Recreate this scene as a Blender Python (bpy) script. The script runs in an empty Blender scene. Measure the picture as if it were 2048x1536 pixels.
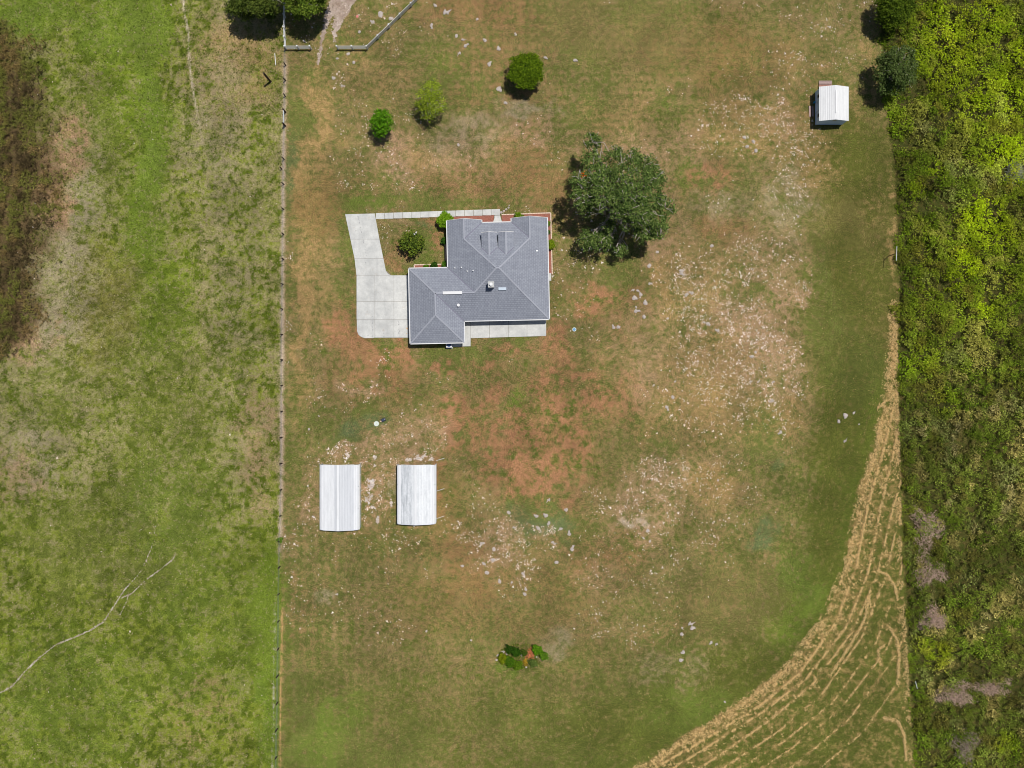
import bpy, math, random
import numpy as np
from mathutils import Vector
D = bpy.data
SC = bpy.context.scene
COL = SC.collection
# ------------------------------------------------------------------ camera, sky, sun, exposure
S = 0.075            # metres per photo pixel (2048 wide) on the ground
H = 120.0            # camera height
cam = D.cameras.new('camera'); cam.sensor_width = 36.0; cam.lens = 36.0 * (H / S) / 2048.0
cam.clip_start = 1.0; cam.clip_end = 12000
camo = D.objects.new('camera', cam); camo.location = (0, 0, H); camo.rotation_euler = (0, 0, 0)
COL.objects.link(camo); SC.camera = camo
SUN_EL = math.radians(70.5)
SUN_DIR = np.array([0.73, 0.683])            # horizontal direction towards the sun
W = D.worlds.new('World'); SC.world = W; W.use_nodes = True
wn = W.node_tree.nodes; wl = W.node_tree.links
sky = wn.new('ShaderNodeTexSky'); sky.sky_type = 'NISHITA'; sky.sun_disc = False
sky.sun_elevation = SUN_EL; sky.sun_rotation = math.atan2(SUN_DIR[0], SUN_DIR[1])
bg = wn['Background']; bg.inputs[1].default_value = 0.05
wl.new(sky.outputs[0], bg.inputs[0])
sun = D.lights.new('sun', 'SUN'); sun.energy = 4.0; sun.angle = math.radians(0.55); sun.color = (1.0, 0.95, 0.88)
suno = D.objects.new('sun', sun); COL.objects.link(suno)
sv = Vector((SUN_DIR[0] * math.cos(SUN_EL), SUN_DIR[1] * math.cos(SUN_EL), math.sin(SUN_EL)))
suno.rotation_euler = sv.to_track_quat('Z', 'Y').to_euler(); suno.location = (60, 60, 150)
SC.view_settings.view_transform = 'Standard'; SC.view_settings.look = 'None'
SC.view_settings.gamma = 1.0; SC.view_settings.exposure = 0.0
SC.render.engine = 'CYCLES'
SC.cycles.filter_width = 1.0
SC.cycles.max_bounces = 6; SC.cycles.diffuse_bounces = 3; SC.cycles.glossy_bounces = 2
SC.cycles.transmission_bounces = 3; SC.cycles.transparent_max_bounces = 4

# ------------------------------------------------------------------ helpers
R_ = np.random.default_rng(7)
def lin(c):
    c = np.asarray(c, float) / 255.0
    return np.where(c <= 0.04045, c / 12.92, ((c + 0.055) / 1.055) ** 2.4)
def P(px, py, z=0.0):
    """photo pixel of a point at height z -> world point"""
    k = (H - z) / H
    return np.array([(px - 1024) * S * k, (768 - py) * S * k, z])
def _hash(ix, iy, seed):
    h = (ix.astype(np.int64) * 374761393 + iy.astype(np.int64) * 668265263 + seed * 974634777) & 0xFFFFFFFF
    h = ((h ^ (h >> 13)) * 1274126177) & 0xFFFFFFFF
    h = (h ^ (h >> 16)) & 0xFFFFFFFF
    h = (h * 2246822519) & 0xFFFFFFFF
    return ((h ^ (h >> 15)) & 0xFFFFFF) / float(0xFFFFFF)
def vnoise(x, y, sc, seed=0):
    x = x / sc; y = y / sc
    ix = np.floor(x); iy = np.floor(y); fx = x - ix; fy = y - iy
    fx = fx * fx * (3 - 2 * fx); fy = fy * fy * (3 - 2 * fy)
    a = _hash(ix, iy, seed); b = _hash(ix + 1, iy, seed); c = _hash(ix, iy + 1, seed); d = _hash(ix + 1, iy + 1, seed)
    return (a * (1 - fx) + b * fx) * (1 - fy) + (c * (1 - fx) + d * fx) * fy
def fbm(x, y, sc, seed=0, octv=4, gain=0.55):
    s = 0; a = 1; t = 0
    for o in range(octv):
        s = s + a * vnoise(x + 31.7 * o, y - 17.3 * o, sc, seed + o * 13); t += a; a *= gain; sc *= 0.5
    v = s / t
    return np.clip(0.5 + (v - 0.5) * 1.75, 0, 1)
def sst(a, b, x):
    t = np.clip((x - a) / (b - a), 0, 1); return t * t * (3 - 2 * t)
def mixc(A, c, m):
    return A + (np.asarray(c, float) - A) * m[..., None]

def setcol(me, cols, name='col'):
    a = me.color_attributes.new(name, 'FLOAT_COLOR', 'POINT')
    c4 = np.ones((len(me.vertices), 4), np.float32); c4[:, :3] = cols
    a.data.foreach_set('color', c4.ravel())
def np_mesh(name, V, F, cols=None, smooth=False):
    V = np.asarray(V, np.float32); F = np.asarray(F, np.int32)
    me = D.meshes.new(name); k = F.shape[1]
    me.vertices.add(len(V)); me.vertices.foreach_set('co', V.ravel())
    me.loops.add(F.size); me.loops.foreach_set('vertex_index', F.ravel())
    me.polygons.add(len(F)); me.polygons.foreach_set('loop_start', np.arange(0, F.size, k, dtype=np.int32))
    me.polygons.foreach_set('use_smooth', np.full(len(F), smooth))
    me.update(calc_edges=True)
    if cols is not None: setcol(me, cols)
    return me
ORG = {}
def tag(o, label=None, cat=None, group=None, kind=None):
    if label: o['label'] = label
    if cat: o['category'] = cat
    if group: o['group'] = group
    if kind: o['kind'] = kind
    return o
def empty(name, base, label=None, cat=None, group=None):
    o = D.objects.new(name, None); o.empty_display_size = 0.3; o.location = tuple(base); COL.objects.link(o)
    ORG[o] = np.array(base, float); return tag(o, label, cat, group)
def place(name, me, mat, parent=None, base=None):
    """link a mesh whose vertices are world coordinates relative to the origin of its thing"""
    o = D.objects.new(name, me); COL.objects.link(o)
    if mat is not None and len(me.materials) == 0: me.materials.append(mat)
    if parent is not None: o.parent = parent; ORG[o] = ORG[parent]
    else:
        b = np.array(base if base is not None else (0, 0, 0), float); o.location = tuple(b); ORG[o] = b
    return o
def np_obj(name, V, F, mat, parent=None, base=None, cols=None, smooth=False):
    org = ORG[parent] if parent is not None else np.array(base if base is not None else (0, 0, 0), float)
    return place(name, np_mesh(name, np.asarray(V) - org, F, cols, smooth), mat, parent, org)
class MB:
    def __init__(s): s.v = []; s.f = []; s.uv = None
    def poly(s, pts):
        n = len(s.v); s.v += [tuple(map(float, p)) for p in pts]; s.f.append(tuple(range(n, n + len(pts)))); return s
    def box(s, c, d, rz=0.0):
        c = np.array(c, float); hx, hy, hz = [q / 2 for q in d]; ca, sa = math.cos(rz), math.sin(rz)
        n = len(s.v)
        for sx, sy, sz in ((-1,-1,-1),(1,-1,-1),(1,1,-1),(-1,1,-1),(-1,-1,1),(1,-1,1),(1,1,1),(-1,1,1)):
            x, y = sx * hx, sy * hy
            s.v.append((c[0] + x * ca - y * sa, c[1] + x * sa + y * ca, c[2] + sz * hz))
        for q in ((0,3,2,1),(4,5,6,7),(0,1,5,4),(1,2,6,5),(2,3,7,6),(3,0,4,7)): s.f.append(tuple(n + i for i in q))
        return s
    def bar(s, a, b, w, h):
        """rectangular bar from a to b, width w across, height h (up-ish)"""
        a = np.array(a, float); b = np.array(b, float); d = b - a; d /= np.linalg.norm(d)
        up = np.array([0, 0, 1.0]); 
        if abs(d[2]) > 0.95: up = np.array([0, 1.0, 0])
        r = np.cross(d, up); r /= np.linalg.norm(r); u = np.cross(r, d); n = len(s.v)
        for p in (a, b):
            for i, j in ((-1,-1),(1,-1),(1,1),(-1,1)): s.v.append(tuple(p + r * i * w / 2 + u * j * h / 2))
        for q in ((0,1,2,3),(7,6,5,4),(0,4,5,1),(1,5,6,2),(2,6,7,3),(3,7,4,0)): s.f.append(tuple(n + i for i in q))
        return s
    def tube(s, pts, rad, n=7):
        pts = [np.array(p, float) for p in pts]; rings = []
        for i, p in enumerate(pts):
            d = pts[min(i + 1, len(pts) - 1)] - pts[max(i - 1, 0)]; d /= max(np.linalg.norm(d), 1e-6)
            a = np.array([1.0, 0, 0]) if abs(d[0]) < 0.8 else np.array([0, 1.0, 0])
            u = np.cross(d, a); u /= np.linalg.norm(u); w = np.cross(d, u); b = len(s.v)
            for k in range(n):
                t = 2 * math.pi * k / n; s.v.append(tuple(p + rad[i] * (math.cos(t) * u + math.sin(t) * w)))
            rings.append(b)
        for i in range(len(rings) - 1):
            for k in range(n):
                a, b = rings[i], rings[i + 1]; k2 = (k + 1) % n
                s.f.append((a + k, a + k2, b + k2, b + k))
        s.f.append(tuple(rings[0] + k for k in range(n))[::-1]); s.f.append(tuple(rings[-1] + k for k in range(n)))
        return s
    def prism(s, pts, z0, z1):
        n = len(s.v); m = len(pts)
        a = sum(pts[i][0] * pts[(i + 1) % m][1] - pts[(i + 1) % m][0] * pts[i][1] for i in range(m))
        if a < 0: pts = pts[::-1]
        s.v += [(float(p[0]), float(p[1]), z0) for p in pts] + [(float(p[0]), float(p[1]), z1) for p in pts]
        s.f.append(tuple(n + i for i in range(m))[::-1]); s.f.append(tuple(n + m + i for i in range(m)))
        for i in range(m):
            j = (i + 1) % m; s.f.append((n + i, n + j, n + m + j, n + m + i))
        return s
    def build(s, name, mat, parent=None, base=None, smooth=False):
        org = ORG[parent] if parent is not None else np.array(base if base is not None else (0, 0, 0), float)
        me = D.meshes.new(name); me.from_pydata([tuple(np.array(p) - org) for p in s.v], [], s.f)
        if smooth: me.polygons.foreach_set('use_smooth', [True] * len(me.polygons))
        me.update(); return place(name, me, mat, parent, org)

# ------------------------------------------------------------------ materials
def newmat(name):
    m = D.materials.new(name); m.use_nodes = True
    nt = m.node_tree; b = nt.nodes['Principled BSDF']; return m, nt, b
def nd(nt, t, **kw):
    n = nt.nodes.new(t)
    for k, v in kw.items():
        if k.startswith('_'): n.inputs[int(k[1:])].default_value = v
        else: setattr(n, k, v)
    return n
def ramp(nt, fac, a, b, va=0.0, vb=1.0):
    n = nt.nodes.new('ShaderNodeMapRange'); n.clamp = True
    n.inputs[1].default_value = a; n.inputs[2].default_value = b; n.inputs[3].default_value = va; n.inputs[4].default_value = vb
    nt.links.new(fac, n.inputs[0]); return n.outputs[0]
def mixrgb(nt, fac, a, b, mode='MIX'):
    n = nt.nodes.new('ShaderNodeMix'); n.data_type = 'RGBA'; n.blend_type = mode
    for val, sock in ((fac, n.inputs[0]), (a, n.inputs[6]), (b, n.inputs[7])):
        if isinstance(val, bpy.types.NodeSocket): nt.links.new(val, sock)
        elif isinstance(val, (int, float)): sock.default_value = val
        else: sock.default_value = (*val, 1.0)
    return n.outputs[2]
def noise(nt, vec, sc, det=4, rough=0.6):
    n = nt.nodes.new('ShaderNodeTexNoise'); n.inputs['Scale'].default_value = sc; n.inputs['Detail'].default_value = det
    n.inputs['Roughness'].default_value = rough; nt.links.new(vec, n.inputs['Vector']); return n.outputs[0]
def gpos(nt): return nt.nodes.new('ShaderNodeNewGeometry').outputs['Position']
def bump(nt, b, h, dist, strength=1.0):
    n = nt.nodes.new('ShaderNodeBump'); n.inputs['Strength'].default_value = strength; n.inputs['Distance'].default_value = dist
    nt.links.new(h, n.inputs['Height']); nt.links.new(n.outputs[0], b.inputs['Normal'])
def plain(name, c, rough=0.6, var=0.15, sc=3.0, spots=None, metal=0.0, spec=0.3, bmp=0.0):
    """paint-like procedural material: base colour with soft mottling and optional stains"""
    m, nt, b = newmat(name); p = gpos(nt); c = lin(c)
    n1 = noise(nt, p, sc, 5, 0.65)
    col = mixrgb(nt, ramp(nt, n1, 0.3, 0.7), tuple(c * (1 - var)), tuple(np.minimum(c * (1 + var), 0.9)))
    if spots is not None:
        n2 = noise(nt, p, spots[1], 6, 0.7)
        col = mixrgb(nt, ramp(nt, n2, spots[2], spots[2] + 0.14, 0, spots[3]), col, tuple(lin(spots[0])))
    nt.links.new(col, b.inputs['Base Color']); b.inputs['Roughness'].default_value = rough
    b.inputs['Metallic'].default_value = metal; b.inputs['Specular IOR Level'].default_value = spec
    if bmp: bump(nt, b, noise(nt, p, sc * 4, 4), bmp)
    return m
def foliage(name, trans=0.14, rough=0.55, gain=1.0):
    m, nt, b = newmat(name)
    a = nd(nt, 'ShaderNodeAttribute', attribute_name='col')
    c = a.outputs['Color']
    nt.links.new(c, b.inputs['Base Color']); b.inputs['Roughness'].default_value = max(rough, .7); b.inputs['Specular IOR Level'].default_value = 0.06
    t = nt.nodes.new('ShaderNodeBsdfTranslucent'); nt.links.new(c, t.inputs[0])
    mx = nt.nodes.new('ShaderNodeMixShader'); mx.inputs[0].default_value = trans
    nt.links.new(b.outputs[0], mx.inputs[1]); nt.links.new(t.outputs[0], mx.inputs[2])
    nt.links.new(mx.outputs[0], nt.nodes['Material Output'].inputs[0]); return m
M = {}
M['leaf'] = foliage('leaf'); M['blade'] = foliage('blade', 0.2, 0.7); M['dry'] = foliage('dry_straw', 0.15, 0.8)
M['chip'] = foliage('chip', 0.0, 0.9)
M['bark'] = plain('bark', (168, 160, 150), 0.9, 0.3, 4, bmp=0.02)
M['bark_dark'] = plain('bark_dark', (85, 72, 58), 0.9, 0.3, 4, bmp=0.02)
M['white'] = plain('white_paint', (212, 214, 217), 0.45, 0.05, 2)
M['vinyl'] = plain('white_vinyl', (212, 214, 217), 0.35, 0.04, 2)
M['trim'] = plain('white_trim', (225, 225, 222), 0.5, 0.06, 2)
M['wall'] = plain('stucco_wall', (205, 198, 184), 0.85, 0.08, 2, bmp=0.01)
M['glass'] = plain('window_glass', (35, 45, 55), 0.08, 0.1, 1, spec=0.6)
M['dark'] = plain('dark_metal', (40, 42, 46), 0.5, 0.2, 3)
M['galv'] = plain('galvanised_steel', (175, 182, 188), 0.35, 0.1, 4, metal=0.6)
M['wood_post'] = plain('weathered_post', (70, 58, 48), 0.9, 0.3, 8)
M['wood_plank'] = plain('weathered_plank', (165, 142, 138), 0.85, 0.2, 6)
M['wood_plank_red'] = plain('reddish_plank', (170, 125, 112), 0.85, 0.2, 6)
M['rock'] = plain('limestone', (178, 168, 162), 0.9, 0.18, 5, ((120, 110, 95), 6, 0.6, 0.6), bmp=0.03)
M['rock_pink'] = plain('pink_stone', (215, 130, 125), 0.9, 0.15, 5)
M['edging'] = plain('edging_block', (218, 196, 178), 0.85, 0.12, 5)
M['blue'] = plain('blue_plastic', (70, 130, 170), 0.4, 0.1, 3)
M['pale_plastic'] = plain('pale_plastic', (205, 212, 205), 0.5, 0.08, 4)
M['teal'] = plain('teal_plastic', (40, 150, 190), 0.4, 0.1, 3)
M['shed_wall'] = plain('sky_tinted_siding', (188, 212, 240), 0.6, 0.06, 3)  # whitish siding with the blue of sky-lit shade put into its colour
def mat_ground():
    m, nt, b = newmat('grass_ground'); p = gpos(nt)
    c = nd(nt, 'ShaderNodeAttribute', attribute_name='col').outputs['Color']
    k = nd(nt, 'ShaderNodeAttribute', attribute_name='aux')
    sep = nt.nodes.new('ShaderNodeSeparateColor'); nt.links.new(k.outputs['Color'], sep.inputs[0])
    speck, rough = sep.outputs[0], sep.outputs[1]
    cb = nd(nt, 'ShaderNodeAttribute', attribute_name='col_dry').outputs['Color']
    n1 = noise(nt, p, 1.6, 6, 0.72); n2 = noise(nt, p, 6.5, 4, 0.7); n4 = noise(nt, p, 4.2, 3, 0.75)
    # ragged edge between living grass and dry ground
    nm = noise(nt, p, 1.15, 9, 0.74)
    th0 = nd(nt, 'ShaderNodeMath', operation='MULTIPLY_ADD', _1=-0.31, _2=0.655); nt.links.new(sep.outputs[2], th0.inputs[0])
    dm = nd(nt, 'ShaderNodeMath', operation='SUBTRACT'); nt.links.new(nm, dm.inputs[0]); nt.links.new(th0.outputs[0], dm.inputs[1])
    base = mixrgb(nt, ramp(nt, dm.outputs[0], -0.10, 0.10), c, cb)
    f1 = ramp(nt, n1, 0.30, 0.70, 0.74, 1.26); f2 = ramp(nt, n2, 0.32, 0.68, 0.48, 1.52)
    v = nd(nt, 'ShaderNodeMath', operation='MULTIPLY'); nt.links.new(f1, v.inputs[0]); nt.links.new(f2, v.inputs[1])
    cm = nt.nodes.new('ShaderNodeVectorMath'); cm.operation = 'SCALE'; nt.links.new(base, cm.inputs[0]); nt.links.new(v.outputs[0], cm.inputs['Scale'])
    h = cm.outputs[0]
    # dry flecks
    th = nd(nt, 'ShaderNodeMath', operation='MULTIPLY_ADD', _1=-0.20, _2=0.755); nt.links.new(speck, th.inputs[0])
    df = nd(nt, 'ShaderNodeMath', operation='SUBTRACT'); nt.links.new(n4, df.inputs[0]); nt.links.new(th.outputs[0], df.inputs[1])
    h = mixrgb(nt, ramp(nt, df.outputs[0], 0.0, 0.07, 0, 0.75), h, tuple(lin((196, 170, 136))))
    nt.links.new(h, b.inputs['Base Color']); b.inputs['Roughness'].default_value = 0.95; b.inputs['Specular IOR Level'].default_value = 0.1
    bm = nd(nt, 'ShaderNodeBump'); bm.inputs['Strength'].default_value = 0.9
    dd = nd(nt, 'ShaderNodeMath', operation='MULTIPLY_ADD', _1=0.16, _2=0.05); nt.links.new(rough, dd.inputs[0]); nt.links.new(dd.outputs[0], bm.inputs['Distance'])
    nt.links.new(noise(nt, p, 3.4, 5, 0.7), bm.inputs['Height']); nt.links.new(bm.outputs[0], b.inputs['Normal'])
    return m
M['ground'] = mat_ground()
def mat_attr(name, rough=0.9, sc=5.0, amp=0.25, bmp=0.02):
    m, nt, b = newmat(name); p = gpos(nt)
    c = nd(nt, 'ShaderNodeAttribute', attribute_name='col').outputs['Color']
    f = ramp(nt, noise(nt, p, sc, 5, 0.7), 0.28, 0.72, 1 - amp, 1 + amp)
    cm = nt.nodes.new('ShaderNodeVectorMath'); cm.operation = 'SCALE'; nt.links.new(c, cm.inputs[0]); nt.links.new(f, cm.inputs['Scale'])
    nt.links.new(cm.outputs[0], b.inputs['Base Color']); b.inputs['Roughness'].default_value = rough; b.inputs['Specular IOR Level'].default_value = 0.15
    bump(nt, b, noise(nt, p, sc, 4), bmp); return m
M['gravel'] = mat_attr('pale_gravel', 0.95, 4, 0.3, 0.04)
def mat_concrete():
    m, nt, b = newmat('concrete'); p = gpos(nt)
    info = nt.nodes.new('ShaderNodeObjectInfo')
    n1 = noise(nt, p, 0.5, 6, 0.7); n2 = noise(nt, p, 5, 4, 0.7)
    mp = nt.nodes.new('ShaderNodeMapping'); mp.inputs['Scale'].default_value = (1.6, 0.12, 1); nt.links.new(p, mp.inputs[0])
    n3 = noise(nt, mp.outputs[0], 1.0, 4, 0.6)
    c = mixrgb(nt, ramp(nt, n1, 0.35, 0.68), tuple(lin((184, 186, 185))), tuple(lin((218, 219, 216))))
    c = mixrgb(nt, ramp(nt, n3, 0.55, 0.75, 0, 0.35), c, tuple(lin((150, 152, 155))))
    c = mixrgb(nt, ramp(nt, n2, 0.3, 0.75, 0, 0.25), c, tuple(lin((140, 140, 138))))
    c = mixrgb(nt, ramp(nt, noise(nt, p, 0.9, 5, 0.75), 0.62, 0.76, 0, 0.5), c, tuple(lin((176, 150, 122))))
    c = mixrgb(nt, ramp(nt, noise(nt, p, 2.2, 3, 0.6), 0.70, 0.76, 0, 0.6), c, tuple(lin((112, 104, 96))))
    c = mixrgb(nt, ramp(nt, info.outputs['Random'], 0, 1, 0, 0.16), c, tuple(lin((150, 150, 148))))
    nt.links.new(c, b.inputs['Base Color']); b.inputs['Roughness'].default_value = 0.85; b.inputs['Specular IOR Level'].default_value = 0.25
    bump(nt, b, n2, 0.01); return m
M['concrete'] = mat_concrete()
def mat_shingle():
    m, nt, b = newmat('grey_shingle'); p = gpos(nt)
    uv = nt.nodes.new('ShaderNodeUVMap'); uv.uv_map = 'UVMap'
    br = nt.nodes.new('ShaderNodeTexBrick'); nt.links.new(uv.outputs[0], br.inputs['Vector'])
    br.inputs['Scale'].default_value = 1.0; br.inputs['Brick Width'].default_value = 0.42; br.inputs['Row Height'].default_value = 0.3
    br.inputs['Mortar Size'].default_value = 0.03; br.inputs['Mortar Smooth'].default_value = 0.4
    br.inputs['Color1'].default_value = (*lin((134, 139, 151)), 1); br.inputs['Color2'].default_value = (*lin((151, 156, 168)), 1); br.inputs['Mortar'].default_value = (*lin((116, 119, 132)), 1)
    n1 = noise(nt, p, 0.35, 5, 0.6); n2 = noise(nt, p, 3, 5, 0.7)
    c = mixrgb(nt, ramp(nt, n1, 0.3, 0.7, 0, 0.35), br.outputs[0], tuple(lin((156, 163, 174))))
    c = mixrgb(nt, ramp(nt, n2, 0.35, 0.75, 0, 0.35), c, tuple(lin((126, 131, 143))))
    mp = nt.nodes.new('ShaderNodeMapping'); mp.inputs['Scale'].default_value = (1.3, 0.16, 1); nt.links.new(uv.outputs[0], mp.inputs[0])
    c = mixrgb(nt, ramp(nt, noise(nt, mp.outputs[0], 1.0, 5, 0.65), 0.52, 0.72, 0, 0.45), c, tuple(lin((164, 170, 180))))
    c = mixrgb(nt, ramp(nt, noise(nt, p, 7, 3, 0.7), 0.3, 0.7, 0, 0.4), c, tuple(lin((120, 125, 137))))
    nt.links.new(c, b.inputs['Base Color']); b.inputs['Roughness'].default_value = 0.85; b.inputs['Specular IOR Level'].default_value = 0.3
    bump(nt, b, br.outputs['Fac'], -0.015); return m
M['shingle'] = mat_shingle()
M['ridge'] = plain('ridge_shingle', (153, 157, 168), 0.85, 0.1, 4)
M['valley'] = plain('valley_shingle', (122, 123, 138), 0.85, 0.12, 4)
def mat_metalroof(name, base, dirt, amt, lo):
    m, nt, b = newmat(name); p = gpos(nt)
    mp = nt.nodes.new('ShaderNodeMapping'); mp.inputs['Scale'].default_value = (2.4, 0.35, 1); nt.links.new(p, mp.inputs[0])
    n1 = noise(nt, mp.outputs[0], 1.0, 6, 0.7); n2 = noise(nt, p, 4, 4, 0.7)
    c = mixrgb(nt, ramp(nt, n1, lo, lo + 0.25, 0, amt), tuple(lin(base)), tuple(lin(dirt)))
    c = mixrgb(nt, ramp(nt, n2, 0.4, 0.8, 0, amt * 0.6), c, tuple(lin(dirt)))
    nt.links.new(c, b.inputs['Base Color']); b.inputs['Roughness'].default_value = 0.5; b.inputs['Specular IOR Level'].default_value = 0.35
    return m
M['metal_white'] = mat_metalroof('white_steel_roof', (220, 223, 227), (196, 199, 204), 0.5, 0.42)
M['metal_grey'] = mat_metalroof('grey_steel_roof', (198, 202, 208), (178, 182, 189), 0.5, 0.42)  # greyer tone for the ridge strip and east panel
M['metal_dirty'] = mat_metalroof('weathered_steel_roof', (212, 216, 221), (146, 153, 160), 0.8, 0.42)
M['metal_dirty2'] = mat_metalroof('lightly_weathered_steel_roof', (218, 222, 226), (172, 178, 185), 0.6, 0.46)
M['shed_roof'] = mat_metalroof('shed_steel_roof', (218, 220, 222), (192, 194, 197), 0.5, 0.42)
M['mulch'] = plain('red_mulch', (148, 96, 82), 0.95, 0.35, 8, ((186, 140, 126), 9, 0.55, 0.7), bmp=0.03)

# ------------------------------------------------------------------ what colour the ground is, in photo pixels
def poly_at(pts, y):
    pts = sorted(pts, key=lambda q: q[1]); return np.interp(y, [p[1] for p in pts], [p[0] for p in pts])
FENCE = [(572, -400), (571, 131), (568, 320), (566, 570), (565, 720), (564, 926), (560, 1131), (557, 1350), (554, 1515), (552, 1900)]
BRUSH = [(1752, -400), (1752, 0), (1762, 90), (1768, 160), (1776, 240), (1788, 360), (1794, 480), (1798, 560), (1795, 640), (1797, 760), (1801, 900), (1804, 1040), (1806, 1140), (1814, 1260), (1820, 1380), (1828, 1536), (1840, 1900)]
HAYC = [(1786, 600), (1780, 690), (1770, 780), (1745, 900), (1715, 1010), (1690, 1130), (1650, 1230), (1580, 1325), (1500, 1390), (1400, 1455), (1262, 1540), (1050, 1660)]
def hay_edge(py):
    return np.interp(py, [p[1] for p in HAYC], [p[0] for p in HAYC], left=1790)
K = dict(olive=(118, 107, 65), green=(100, 106, 52), dkgreen=(84, 90, 42), bluegreen=(96, 107, 68), bright=(98, 114, 46), red=(150, 111, 80),
         redbrown=(138, 108, 74), pink=(158, 130, 100), tan=(152, 126, 84), grey=(144, 134, 106), brown=(126, 104, 63), sand=(192, 178, 164), vivid=(102, 118, 42), dk2=(82, 86, 36))
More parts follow.
